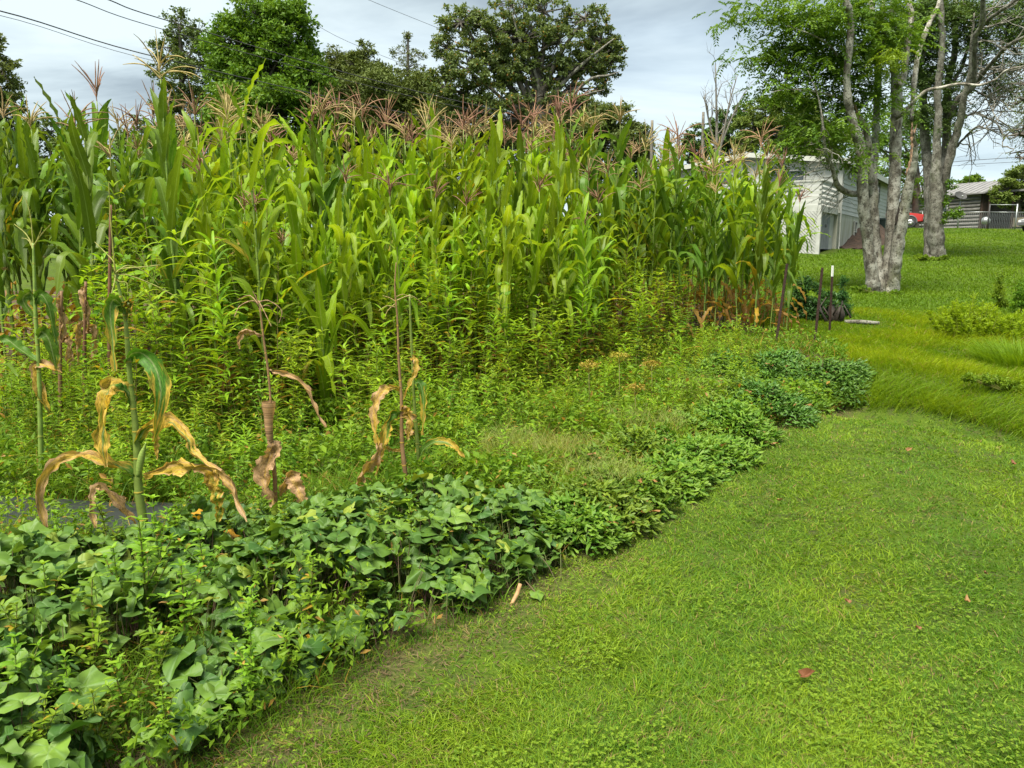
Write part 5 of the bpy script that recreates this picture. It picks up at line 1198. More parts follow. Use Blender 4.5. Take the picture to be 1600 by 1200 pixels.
# ------------------------------------------------------------------ sweet potato vines (ground cover)
def vine_mat():
    m, t = newmat('vine_leaf')
    at = N(t, 'ShaderNodeAttribute', attribute_name='ld'); sp = N(t, 'ShaderNodeSeparateColor'); t.links.new(at.outputs[0], sp.inputs[0])
    r_, g_, b_, a_ = sp.outputs[0], sp.outputs[1], sp.outputs[2], at.outputs['Alpha']
    c = mix_(t, r_, (.035, .09, .014), (.13, .22, .028))
    # veins fan out from the leaf stalk: g,b carry the leaf's own x,y
    x = math_(t, 'SUBTRACT', g_, .5); y = math_(t, 'SUBTRACT', b_, .25)
    an = math_(t, 'ARCTAN2', x, y); v = math_(t, 'ABSOLUTE', math_(t, 'COSINE', math_(t, 'MULTIPLY', an, 3.4)))
    v = math_(t, 'POWER', v, 26.0)
    c = mix_(t, math_(t, 'MULTIPLY', v, .45), c, (.13, .22, .08))
    c = mix_(t, rng_(t, a_, .25, .8), c, (.20, .25, .03)); c = mix_(t, rng_(t, a_, .75, 1), c, (.42, .22, .02))
    ge = N(t, 'ShaderNodeNewGeometry'); ns = N(t, 'ShaderNodeTexNoise'); ns.inputs['Scale'].default_value = 25; t.links.new(ge.outputs['Position'], ns.inputs['Vector'])
    c = mix_(t, 1.0, c, mix_(t, ns.outputs[0], (.7, .7, .7), (1.3, 1.3, 1.3)), 'MULTIPLY')
    p = N(t, 'ShaderNodeBsdfPrincipled'); t.links.new(c, p.inputs['Base Color']); p.inputs['Roughness'].default_value = .5; p.inputs['Specular IOR Level'].default_value = .25
    bm = N(t, 'ShaderNodeBump'); bm.inputs['Strength'].default_value = .35; bm.inputs['Distance'].default_value = .004; t.links.new(v, bm.inputs['Height']); t.links.new(bm.outputs[0], p.inputs['Normal'])
    tr = N(t, 'ShaderNodeBsdfTranslucent'); t.links.new(mix_(t, 1.0, c, (1.5, 1.4, .5), 'MULTIPLY'), tr.inputs[0])
    mx = N(t, 'ShaderNodeMixShader'); mx.inputs[0].default_value = .25; t.links.new(p.outputs[0], mx.inputs[1]); t.links.new(tr.outputs[0], mx.inputs[2])
    o = N(t, 'ShaderNodeOutputMaterial'); t.links.new(mx.outputs[0], o.inputs[0]); return m
M['vine'] = vine_mat(); M['vstem'] = plain('vine_stalk', (.10, .05, .04), (.09, .13, .03), scale=5)
HEART = np.array([(0, 0), (.10, -.16), (.26, -.26), (.40, -.20), (.50, -.02), (.50, .18), (.58, .30), (.40, .42), (.25, .60), (.10, .86), (0, 1.0)])
HRT2 = np.array([(0, 0), (.10, -.14), (.24, -.20), (.38, -.14), (.47, .02), (.46, .20), (.40, .38), (.30, .56), (.18, .74), (.07, .90), (0, 1.0)])
NARROW = np.array([(0, 0), (.06, -.05), (.12, -.02), (.30, .06), (.20, .14), (.16, .22), (.14, .40), (.11, .56), (.07, .74), (.03, .9), (0, 1.0)])
def shape(h): return np.vstack([h, (h[1:-1] * np.array([-1, 1]))[::-1]])
def fanleaves(mb, C, fw, nm, size, shp, data, cup=.10, mat=0):
    """fw: pointing direction, nm: leaf normal. rings: stalk point, mid ring, outline."""
    S = shape(shp); n = len(C); sd_ = np.cross(fw, nm); K = len(S)
    cen = np.array([0, .18]); P = np.zeros((n, 4, K, 3)); D = np.zeros((n, 4, K, 4))
    fold = rg.uniform(-.1, .45, n); wv = rg.uniform(0, 6.28, n)
    for i, f in enumerate((0.0, .4, .75, 1.0)):
        q = cen + (S - cen) * f
        x = q[:, 0][None] * size[:, None]; y = q[:, 1][None] * size[:, None]
        z = -cup * size[:, None] * (f ** 2) * (.4 + np.abs(q[:, 1])[None]) + fold[:, None] * np.abs(x) + .08 * size[:, None] * f * np.sin(np.arange(K)[None] * 1.3 + wv[:, None])
        P[:, i] = C[:, None] + sd_[:, None] * x[..., None] + fw[:, None] * y[..., None] + nm[:, None] * z[..., None]
        D[:, i, :, 1] = q[:, 0] * .7 + .5; D[:, i, :, 2] = q[:, 1] * .7 + .25
    D[..., 0] = data[:, 0][:, None, None]; D[..., 3] = data[:, 1][:, None, None]
    mb.grid(P, D, mat, wrap=True)
VP = [(-200, 1420), (60, 1400), (180, 1280), (290, 1195), (400, 1120), (520, 1055), (640, 1005), (730, 965), (805, 930), (885, 885), (900, 855), (850, 810), (700, 800), (560, 815), (400, 830), (260, 850), (215, 880), (0, 905), (-200, 930)]
VPW = [tuple(G(*p)[:2]) for p in VP]
xs_ = [p[0] for p in VPW]; ys_ = [p[1] for p in VPW]
n0 = 9000; X = rg.uniform(min(xs_), max(xs_), n0); Y = rg.uniform(min(ys_), max(ys_), n0)
ok = inpoly(X, Y, VPW) & (fbm(X, Y, 2.6, 5) > .36); X = X[ok]; Y = Y[ok]
de = edgedist(X, Y, VPW + VPW[:1])
keep = rg.random(len(X)) < .95; X, Y, de = X[keep], Y[keep], de[keep]
n = len(X); top = (.12 + .22 * np.clip(de / .35, 0, 1)) * (.75 + .5 * vnoise(X, Y, 2.5, 2)); lay = rg.random(n) ** .55
Z = H(X, Y) + top * (.25 + .75 * lay)
C = np.stack([X, Y, Z], -1); az = rg.uniform(0, 6.28, n) * .8 + (-2.6 + vnoise(X, Y, 1.2) * 2.5); pit = rg.uniform(-.9, .2, n)
fw = np.stack([np.cos(az) * np.cos(pit), np.sin(az) * np.cos(pit), np.sin(pit)], -1)
nm = norm(np.cross(np.cross(fw, UP), fw) + rg.normal(size=(n, 3)) * .38); nm = norm(nm - fw * (nm * fw).sum(-1, keepdims=True))
size = (.034 + .086 * rg.random(n) ** 1.5) * (.8 + .35 * lay)
dat = np.stack([np.clip(rg.normal(.45, .28, n), 0, 1), np.where(rg.random(n) < .035, rg.uniform(.5, .8, n), np.where(rg.random(n) < .003, 1.0, rg.uniform(0, .25, n)))], -1)
vm = MB(); sel = rg.random(n) < .6
fanleaves(vm, C[sel], fw[sel], nm[sel], size[sel], HEART, dat[sel]); fanleaves(vm, C[~sel], fw[~sel], nm[~sel], size[~sel], HRT2, dat[~sel])
# stalks
gx = C - fw * .03; base = np.stack([X + rg.normal(size=n) * .05, Y + rg.normal(size=n) * .05, H(X, Y)], -1)
tt = np.linspace(0, 1, 5)[None, :, None]; path = base[:, None] * (1 - tt) + C[:, None] * tt + np.array([0, 0, .03]) * np.sin(tt * math.pi)
th = np.arange(4) * math.pi / 2; ring = np.stack([np.cos(th), np.sin(th), 0 * th], -1) * .0018
Dm = np.zeros((n, 5, 4, 4)); vm.grid(path[:, :, None] + ring[None, None], Dm, 1, wrap=True)
tag(vm.build('sweet_potato_vines', [M['vine'], M['vstem']]), 'dark green heart-leaved sweet potato vines covering the front bed', 'vines', kind='stuff')
print('vine leaves', n)

# trailing runner beside the lawn
q0 = G(780, 880); q1 = G(838, 936)
rn = thing('vine_runner', 'single sweet potato runner creeping out onto the lawn with one leaf', 'vine', q0)
mb = MB(); mb.tube(smooth([np.zeros(3) + UP * .08, (q1 - q0) * .5 + UP * .05, q1 - q0 + UP * .03], 10), .003, K=5); mb.build('stem', M['vstem'], rn)
mb = MB(); fanleaves(mb, np.array([q1 - q0 + UP * .04]), np.array([[.2, -.97, -.1]]), np.array([norm([.1, -.1, 1])]), np.array([.075]), HRT2, np.array([[.8, .1]])); mb.build('leaf', M['vine'], rn)

# ------------------------------------------------------------------ black plastic mulch and other ground things
M['plastic'] = plain('black_plastic_film', (.012, .013, .016), (.022, .023, .026), scale=6, rough=.5, spec=.4, bump=.6)
mb = MB(); xs3 = np.linspace(-4.6, -1.9, 60); ys3 = np.linspace(4.05, 4.75, 14); XA, YA_ = np.meshgrid(xs3, ys3)
mb.grid(np.stack([XA, YA_ + .12 * np.sin(XA), H(XA, YA_) + .03 + .05 * np.exp(-((YA_ - 4.4) / .3) ** 2) + .012 * vnoise(XA, YA_, 9)], -1))
tag(mb.build('plastic_mulch', M['plastic']), 'black plastic mulch sheet on the soil under the withering corn, left', 'plastic sheet')

M['feather'] = leaf_mat('feathery_bush_leaf', (.20, .32, .012), (.27, .38, .016), trans=.45, var=.05)
M['rust'] = plain('rusty_steel', (.055, .028, .02), (.028, .018, .015), scale=30, rough=.9, bump=.4)
M['post_white'] = plain('white_post_tip', (.62, .64, .62), (.5, .52, .5))
def tpost(pb, pt, lab, tip=False):
    b = G(*pb); tpt = PX(*pt, b[1]) - b; o = thing('fence_post', lab, 'fence post', b, group='rusty steel posts at the end of the corn')
    d = norm(tpt); Ln = np.linalg.norm(tpt); m1 = MB(); Lr = Ln * (.84 if tip else 1)
    ax_ = norm(np.cross(d, [0, 1, 0])); ay = np.cross(d, ax_); A3 = np.array([ax_, ay, d])
    m1.box(d * (Lr / 2 - .1), (.036, .006, Lr + .2), axes=A3); m1.box(d * (Lr / 2 - .1) + ay * .018, (.006, .03, Lr + .2), axes=A3)
    for k in range(int(Lr / .055)): m1.box(d * (.05 + k * .055) - ay * .006, (.018, .006, .012), axes=A3)
    m1.build('shaft', M['rust'], o)
    if tip:
        m2 = MB(); m2.box(d * (Lr + (Ln - Lr) / 2), (.037, .007, Ln - Lr), axes=A3); m2.box(d * (Lr + (Ln - Lr) / 2) + ay * .018, (.007, .03, Ln - Lr), axes=A3); m2.build('tip', M['post_white'], o)
tpost((1212, 540), (1230, 412), 'leaning rusty steel post against the last corn plants, leftmost')
tpost((1272, 545), (1285, 418), 'leaning rusty steel post between the other two')
tpost((1296, 520), (1301, 415), 'rusty steel post with a white tip', True)

# brush pile, cut log, low shrub by the third post
M['dead_wood'] = plain('dead_wood', (.04, .03, .022), (.02, .016, .013), scale=12)
b = G(1306, 502); mb = MB(); sdr = np.random.default_rng(31)
for k in range(12):
    p = np.array([sdr.normal() * .22, sdr.normal() * .2, .02]); d = norm(np.array([sdr.normal() * .8, sdr.normal() * .5, 1])); mb.tube([p, p + d * sdr.uniform(.15, .5)], [.02, .01], K=5)
for k in range(4):
    a_ = sdr.uniform(0, 6); mb.tube([(0, 0, -.05), (.09 * math.cos(a_), .09 * math.sin(a_), .14), (.10 * math.cos(a_), .1 * math.sin(a_), .22 + .05 * k)], [.12, .08, .035], K=7)
tag(mb.build('stump', M['dead_wood'], loc=b), 'dark broken stump with twigs behind the white-tipped post', 'stump')
b = G(1345, 507); mb = MB(); mb.tube([(-.25, .1, .04), (0, 0, .045), (.28, -.1, .03)], [.035, .04, .03], K=9); tag(mb.build('log', M['bark_b'], loc=b), 'short pale log lying in the grass beside the stump', 'log')
def bush(name, label, px, py, lobes, n, size, mat, cat='shrub', asp=.4, up=.9, Y=None, clump=.5):
    b = G(px, py); Yb = b[1]; s_ = Yb / F; o = thing(name, label, cat, b); mb = MB(); cc, rr = [], []
    for a, b_, rx, ry in lobes:
        d_ = randdir(16) * rg.random(16)[:, None] ** .4; cc.append(PX(a, b_, Yb) - b + d_ * np.array([rx, rx * .8, ry]) * s_); rr.append(np.full(16, clump * min(rx, ry) * s_))
    cc = np.concatenate(cc); rr = np.concatenate(rr); scatter_leaves(mb, cc, rr, n, size, asp=asp, up=up); mb.build('foliage', M[mat], o)
    st = MB()
    for c in cc[::3]: st.tube(smooth([np.zeros(3), c * np.array([.5, .5, .45]), c], 5), np.linspace(.006, .002, 5), K=4, caps=False)
    st.build('stems', M['weed_stem'], o); return o
bush('evergreen_shrub', 'small dark pointed evergreen right of the white-tipped post', 1318, 495, [(1317, 440, 5, 10), (1316, 460, 9, 12), (1318, 480, 12, 12), (1310, 488, 14, 8), (1322, 492, 10, 6)], 3200, .06, 'mound', asp=.25)
bush('shrub', 'tangled green shrub behind the rusty posts at the end of the corn', 1262, 500, [(1262, 450, 16, 16), (1250, 475, 18, 18), (1275, 478, 18, 16), (1290, 475, 14, 20), (1302, 485, 12, 14), (1262, 490, 22, 14)], 4600, .07, 'mound')
def feather(label, px, py, rx, hgt, nst, sz):
    b = G(px, py); o = thing('yellow_green_bush', label, 'shrub', b); st = MB(); fo = MB()
    for k in range(nst):
        a_ = rg.uniform(0, 6.28); r_ = rx * rg.random() ** .6; p0 = np.array([math.cos(a_) * r_, math.sin(a_) * r_ * .7, 0.0]); p0[2] = float(H(b[0] + p0[0], b[1] + p0[1])) - b[2]
        h_ = hgt * (1 - .45 * r_ / rx) * rg.uniform(.65, 1.15); ln_ = p0[:2] * rg.uniform(.2, .6)
        P_ = smooth([p0, p0 + np.array([ln_[0] * .5, ln_[1] * .5, h_ * .55]), p0 + np.array([ln_[0], ln_[1], h_])], 8); st.tube(P_, np.linspace(.005, .002, 8), K=4, caps=False)
        m_ = 70; t_ = rg.uniform(.12, 1, m_) ; C = np.stack([np.interp(t_ * 7, np.arange(8), P_[:, j]) for j in range(3)], -1)
        d = norm(rg.normal(size=(m_, 3)) * np.array([1, 1, .4]) + UP * .8); s_ = norm(np.cross(d, rg.normal(size=(m_, 3)))); L_ = sz * rg.uniform(.6, 1.3, m_) * (1.15 - .5 * t_)
        fo.rhomb(C, d, s_, L_, L_ * .28, np.stack([np.clip(rg.normal(.5, .25, m_), 0, 1), 0 * t_], -1))
    st.build('stems', M['weed_stem'], o); fo.build('foliage', M['feather'], o)
feather('bright yellow-green feathery bush in the rough grass beyond the ditch', 1515, 530, .48, .68, 95, .09)
feather('bright yellow-green weedy clump at the right edge beyond the ditch', 1588, 532, .5, .48, 80, .09)
0 and bush('yellow_green_bush', 'bright yellow-green feathery bush in the rough grass beyond the ditch', 1515, 528, [(1500, 470, 12, 14), (1515, 480, 14, 16), (1495, 500, 18, 16), (1525, 505, 20, 16), (1510, 518, 26, 12), (1540, 515, 14, 10), (1520, 468, 6, 10)], 9000, .045, 'feather', asp=.3, up=.2)
0 and bush('yellow_green_bush', 'bright yellow-green weedy clump at the right edge beyond the ditch', 1578, 525, [(1575, 495, 20, 14), (1598, 505, 20, 14), (1565, 515, 18, 10), (1590, 520, 24, 10)], 6500, .045, 'feather', asp=.3, up=.2)
bush('leafy_weed_clump', 'tall dull green weed behind the bright feathery bush', 1562, 482, [(1562, 440, 6, 16), (1560, 460, 9, 14), (1566, 474, 10, 8)], 1500, .06, 'under', asp=.35)
bush('leafy_weed_clump', 'dull green weeds at the right edge above the yellow clump', 1597, 490, [(1597, 450, 9, 18), (1592, 470, 12, 14), (1604, 475, 12, 12)], 1800, .06, 'under', asp=.35)
bush('leafy_weed_clump', 'low dark leafy weeds on the ditch bank at the right edge', 1570, 612, [(1545, 592, 24, 6), (1580, 600, 26, 7), (1602, 608, 24, 8), (1515, 590, 16, 5)], 2600, .045, 'under', asp=.4)
bush('leafy_weed_clump', 'low weeds around the foot of the grey-barked tree', 1450, 408, [(1440, 402, 14, 4), (1460, 405, 18, 4), (1478, 403, 8, 3)], 1500, .09, 'under', asp=.5)
bush('leafy_weed_clump', 'weedy sprouts around the foot of the pale forked tree', 1372, 460, [(1345, 450, 14, 4), (1365, 460, 22, 4), (1400, 458, 14, 4)], 1600, .05, 'under', asp=.5)

# dark leafy mounds along the bed's edge: narrow-lobed sweet potato, one plant each
def mound(label, px, py, rx, ry, hgt, n, ls, mat='mound_v'):
    c = G(px, py); o = thing('leafy_mound', label, 'plant', c, group="leafy mounds along the bed's edge"); mb = MB()
    r_ = rg.random(n) ** .5; a_ = rg.uniform(0, 6.28, n); lob = .8 + .5 * vnoise(np.cos(a_) * 1.5 + px, np.sin(a_) * 1.5, 1.3); X = np.cos(a_) * r_ * rx * lob; Y = np.sin(a_) * r_ * ry * lob; hh = hgt * np.sqrt(np.clip(1 - r_ ** 2, 0.02, 1)) * (.45 + 1.1 * vnoise(X + c[0], Y + c[1], 5)) 
    Z = hh * rg.uniform(.45, 1, n) ** .6 + H(X + c[0], Y + c[1]) - c[2]
    az = a_ + rg.normal(size=n) * .8; pit = rg.uniform(-.6, 1.0, n); f_ = np.stack([np.cos(az) * np.cos(pit), np.sin(az) * np.cos(pit), np.sin(pit)], -1)
    nm_ = norm(np.cross(np.cross(f_, UP), f_) + rg.normal(size=(n, 3)) * .3); nm_ = norm(nm_ - f_ * (nm_ * f_).sum(-1, keepdims=True))
    fanleaves(mb, np.stack([X, Y, Z], -1), f_, nm_, rg.uniform(.7, 1.2, n) * ls, NARROW, np.stack([rg.random(n), np.where(rg.random(n) < .01, 1, 0)], -1)); mb.build('foliage', M[mat], o)
    st = MB()
    for k in range(0, n, 40): st.tube(smooth([np.zeros(3), np.array([X[k] * .6, Y[k] * .6, Z[k] * .5]), np.array([X[k], Y[k], Z[k]])], 5), .003, K=4, caps=False)
    st.build('stems', M['vstem'], o)
m_, t = newmat('narrow_vine_leaf')
M['mound_v'] = leaf_mat('narrow_vine_leaf', (.03, .09, .012), (.10, .19, .022), rib=(.12, .20, .05), trans=.25, rough=.38, var=.08, ribw=.03)
M['mound_g'] = leaf_mat('narrow_vine_leaf_light', (.06, .14, .012), (.17, .26, .02), rib=(.16, .24, .05), trans=.35, rough=.45, var=.1, ribw=.03)
mound('low leafy mound nearest the viewer, beside the fluffy seeding grass', 1030, 768, .32, .24, .24, 750, .075, 'mound_g')
mound('low leafy mound, second along the lawn edge from the fluffy grass', 1085, 725, .42, .30, .27, 1400, .074, 'mound_g')
mound('low leafy mound, third along the lawn edge from the fluffy grass', 1135, 690, .40, .30, .27, 1300, .074, 'mound_g')
mound('dark leafy mound between third mound and the farthest dark bed', 1195, 655, .46, .34, .27, 1400, .08)
mound('blue-green leafy mound in front of the leftmost rusty post', 1180, 595, .85, .5, .24, 2000, .09)
mound('blue-green leafy mound at the far corner of the bed by the rusty posts', 1270, 612, .68, .5, .28, 1900, .09)
mound('small blue-green mound pointing at the ditch grass', 1305, 628, .3, .24, .2, 500, .085)

for k, (px_, py_, rx_, lab) in enumerate(((900, 850, .26, 'mid green leafy mound touching the right end of the vines'), (940, 825, .28, 'mid green leafy mound, second from the vines along the lawn edge'), (980, 800, .28, 'mid green leafy mound, third from the vines along the lawn edge'),
        (1055, 745, .30, 'mid green leafy mound between the two nearest low mounds'), (1000, 740, .32, 'mid green leafy mound set back behind the nearest low mound'), (940, 770, .32, 'mid green leafy mound set back among the pale seeding grass'),
        (1110, 668, .36, 'mid green leafy mound set back behind the third low mound'), (1050, 700, .34, 'mid green leafy mound set back behind the second low mound'), (1160, 640, .40, 'mid green leafy mound set back before the blue-green ones'), (1235, 640, .36, 'mid green leafy mound on the lawn edge before the blue-green corner'),
        (880, 800, .34, 'mid green leafy mound behind the right end of the vines'), (1110, 620, .5, 'mid green leafy mound before the last leafy weeds'))):
    mound(lab, px_, py_, rx_, rx_ * .8, .24 + .03 * (k % 3), int(900 + 1500 * (rx_ - .25)), .07, 'mound_g')
# ------------------------------------------------------------------ grasses (numpy-built blades)
def blades(mb, X, Y, Hh, Wd, leanamt, tint, age, bendpow=1.6, S=4, windaz=None, mat=0, Z0=None):
    n = len(X); az = rg.uniform(0, 6.28, n) if windaz is None else windaz
    ln = leanamt * rg.uniform(.3, 1.5, n); z0 = (H(X, Y) if Z0 is None else Z0) - .004
    t = np.linspace(0, 1, S)[None, :]
    out_ = ln[:, None] * Hh[:, None] * t ** bendpow; zz_ = Hh[:, None] * (t - .35 * np.minimum(1.2, ln)[:, None] * t ** 2.2)
    cx = X[:, None] + np.cos(az)[:, None] * out_; cy = Y[:, None] + np.sin(az)[:, None] * out_; cz = z0[:, None] + zz_
    fa = rg.uniform(0, 3.14, n); wx = np.cos(fa)[:, None] * Wd[:, None] * .5 * (1 - t ** 1.5 * .92); wy = np.sin(fa)[:, None] * Wd[:, None] * .5 * (1 - t ** 1.5 * .92)
    P = np.stack([np.stack([cx - wx, cy - wy, cz], -1), np.stack([cx + wx, cy + wy, cz], -1)], 2)
    D = np.zeros((n, S, 2, 4)); D[..., 0] = tint[:, None, None]; D[..., 1, ] = 0; D[:, :, 1, 1] = 1; D[..., 2] = t[..., None]; D[..., 3] = age[:, None, None]
    mb.grid(P, D, mat)
def logpolar(n, r0, r1, a0, a1, k=1.0):
    r = np.exp(rg.uniform(math.log(r0), math.log(r1), n)); a = rg.uniform(R(a0), R(a1), n)
    return r * np.sin(a), r * np.cos(a), r
gm = MB()
X, Y, r = logpolar(500000, 1.5, 10, -42, 47)
ins = inpoly(X, Y, GARDEN); ed = edgedist(X, Y, EDGE)
sd_ = np.where(ins, -ed, ed)         # + outside the garden
ok = (sd_ > -.28) & lawn_near(X, Y) & ((sd_ > .35) | (rg.random(len(X)) < .25 + .75 * np.clip((sd_ + .2) / .5, 0, 1) * (fbm(X, Y, 4, 9) > .42)))
pat = fbm(X, Y, 1.7, 2); fine = fbm(X, Y, 9, 4)
ok &= (rg.random(len(X)) < .5 + 1.3 * fine)
X, Y, r, pat, fine, sd_ = X[ok], Y[ok], r[ok], pat[ok], fine[ok], sd_[ok]; n = len(X); print('lawn', n)
hh = (.010 + .032 * fine * (.4 + pat)) * rg.uniform(.5, 1.6, n) * (1 + .06 * np.clip(r - 3, 0, 9)); wd = rg.uniform(.0020, .0052, n) * (1 + .22 * np.clip(r - 2, 0, 9))
tint = np.clip(.15 + .9 * (pat - .3) + .20 * np.sin((X - .42 * Y) * 5.2 + 1.2 * vnoise(X, Y, .5)) + rg.normal(size=n) * .36, 0, 1); deadp = .03 + .08 * (fbm(X, Y, 2.8, 21) > .55) + .10 * np.exp(-np.clip(sd_, 0, 9) / .3)
age = np.where(rg.random(n) < deadp, rg.uniform(.5, .95, n), 0)
wa = 6.28 * vnoise(X, Y, 2.2, 17) + rg.normal(size=n) * 1.6
blades(gm, X, Y, hh, wd, 1.15, tint, age, windaz=wa)
tag(gm.build('lawn_grass', M['grass']), 'mown green lawn grass in front of the bed', 'grass', kind='stuff')
lm = MB(); X, Y, r = logpolar(26000, 1.6, 9, -40, 30); ins = inpoly(X, Y, GARDEN); ed = edgedist(X, Y, EDGE); sd_ = np.where(ins, -ed, ed); ok = (rg.random(len(X)) < np.exp(-(sd_ / .32) ** 2)); X, Y = X[ok], Y[ok]; n = len(X)
a_ = rg.uniform(0, 6.28, n); d = norm(np.stack([np.cos(a_), np.sin(a_), rg.normal(size=n) * .18], -1)); sdv = norm(np.cross(UP, d)); Lf = rg.uniform(.012, .055, n)
lm.rhomb(np.stack([X, Y, H(X, Y) + rg.uniform(.001, .02, n)], -1), d, sdv, Lf, rg.uniform(.0025, .007, n), np.stack([rg.random(n), rg.uniform(.45, 1.0, n)], -1), bend=.08)
tag(lm.build('dry_litter', M['litter']), 'dry brown straw and leaf bits on the soil at the bed edge', 'litter', kind='stuff')
# clover and tiny broadleaf weeds in the lawn
cm = MB(); X, Y, r = logpolar(30000, 1.6, 8, -40, 45); ins = inpoly(X, Y, GARDEN); ok = (~ins) & lawn_near(X, Y) & (fbm(X, Y, 2.6, 31) + rg.normal(size=len(X)) * .07 > .535); X, Y = X[ok], Y[ok]; n = len(X)
for k in range(3):
    a_ = k * 2.094 + rg.uniform(0, 6.28, n) * 0 + (np.arange(n) * 1.7) % 6.28; d = norm(np.stack([np.cos(a_), np.sin(a_), rg.uniform(-.2, .35, n)], -1)); sdv = norm(np.cross(UP, d)); Lf = rg.uniform(.005, .012, n)
    cm.rhomb(np.stack([X, Y, H(X, Y) + .02 + (np.arange(n) % 7) * .003], -1), d, sdv, Lf, Lf * .95, np.stack([rg.random(n), 0 * X], -1), bend=.05)
tag(cm.build('clover', M['clover']), 'clover and small broad-leaved weeds growing in the lawn', 'clover', kind='stuff')

# far lawn beyond the ditch, short sod seen from far
fm = MB(); X, Y, r = logpolar(190000, 12, 64, 8, 40); ok = (~inpoly(X, Y, GARDEN)) & (Y > 12.5 + vnoise(X, Y, .5) * 2)
hd = np.array([X - CX, Y - CY]); la = hd[0] * dA[0] + hd[1] * dA[1]; lb = hd[0] * dB[0] + hd[1] * dB[1]; ok &= ~((la > -.3) & (la < WID) & (lb > -4) & (lb < LEN)) & ~((la > -1.6) & (la < 0) & (lb > -.3) & (lb < 8))
X, Y, r = X[ok], Y[ok], r[ok]; n = len(X)
blades(fm, X, Y, rg.uniform(.03, .06, n) * (1 + r / 50), .004 * r ** .55 * rg.uniform(.8, 1.6, n), .8, np.clip(fbm(X, Y, .35, 8) * 1.1 - .1 + rg.normal(size=n) * .12, 0, 1), 0 * X, S=3)
tag(fm.build('far_lawn_grass', M['fargrass']), 'mown lawn grass rising up the far slope', 'grass', kind='stuff')
# rough unmown grass in and behind the ditch
rm = MB(); X, Y, r = logpolar(200000, 6, 17, 6, 42); ins = inpoly(X, Y, GARDEN)
ok = (~ins) & (~lawn_near(X, Y - .05)) & (Y < 15.5); X, Y, r = X[ok], Y[ok], r[ok]; n = len(X); pat = fbm(X, Y, .9, 41)
de = Y - np.interp(X, [p[0] for p in LEDGE], [p[1] for p in LEDGE])
hh = (.05 + .26 * np.clip(pat - .3, 0, 1)) * rg.uniform(.6, 1.4, n) * np.clip(1.5 - (Y - 8) / 9, .35, 1.1) + .05 * (de < .5); 
blades(rm, X, Y, hh, rg.uniform(.004, .009, n) * r / 8, .9, np.clip((pat - .25) * 1.4 + rg.normal(size=n) * .15, 0, 1), np.where(rg.random(n) < .05, .7, 0), windaz=3.6 + rg.normal(size=n) * .9 + 2 * vnoise(X, Y, .8, 3))
X, Y, r = logpolar(16000, 6.0, 10, 18, 40); de = Y - np.interp(X, [p[0] for p in LEDGE], [p[1] for p in LEDGE]); ok = (de > -.05) & (de < .55 + .3 * vnoise(X, Y, 2)); X, Y = X[ok], Y[ok]; n = len(X)
blades(rm, X, Y, rg.uniform(.16, .34, n), rg.uniform(.005, .009, n), 1.2, np.clip(rg.normal(.15, .15, n), 0, 1), 0 * X, windaz=-.5 + rg.normal(size=n) * .5)
q = G(1590, 570); n = 1300; a_ = rg.uniform(0, 6.28, n); r_ = rg.random(n) ** .5 * .55; blades(rm, q[0] + np.cos(a_) * r_ + .1, q[1] + np.sin(a_) * r_, rg.uniform(.2, .42, n), rg.uniform(.008, .014, n), .9, rg.random(n) * .2, 0 * a_, windaz=a_)
tag(rm.build('rough_grass', M['rough']), 'unmown rough grass in the ditch and behind it', 'grass', kind='stuff')

# undergrowth inside the bed: fine grasses and small leaves
um = MB()
X, Y, r = logpolar(270000, 1.8, 12.5, -45, 25); ins = inpoly(X, Y, GARDEN); ed = edgedist(X, Y, EDGE)
Yf = np.interp(X, fx, fy); inv = inpoly(X, Y, VPW)
ok = ins & ((Y < Yf + 1.0) | (X > 3.0)) & (ed > .02); ok &= ~((np.abs(Y - 4.42) < .33) & (X < -2.0) & (rg.random(len(X)) < .93)); ok &= (~inv) | (rg.random(len(X)) < .42)
ok &= ~((ed < .30) & (Y < 4.4) & (rg.random(len(X)) < .72))
ok &= rg.random(len(X)) < .25 + 1.2 * fbm(X, Y, 2.3, 51)
X, Y, r, ed, inv = X[ok], Y[ok], r[ok], ed[ok], inv[ok]; n = len(X); pat = fbm(X, Y, 1.3, 61); print('under', n)
px_, _ = proj(X, Y, 0 * X)
hh = (.10 + .40 * np.clip(pat - .22, 0, 1)) * rg.uniform(.6, 1.4, n); hh *= np.where(inv, .75, 1) * np.clip(np.where(px_ > 700, .75, .45) + ed * 1.6, 0, 1) * np.where(px_ > 760, .85, 1)
age = np.where(rg.random(n) < .08 + .10 * (px_ > 820), rg.uniform(.5, .9, n), 0)
blades(um, X, Y, hh, rg.uniform(.0022, .006, n) * (.6 + r / 6), 1.0, np.clip((pat - .2) * 1.3 + rg.normal(size=n) * .2, 0, 1), age, S=5, bendpow=1.9)
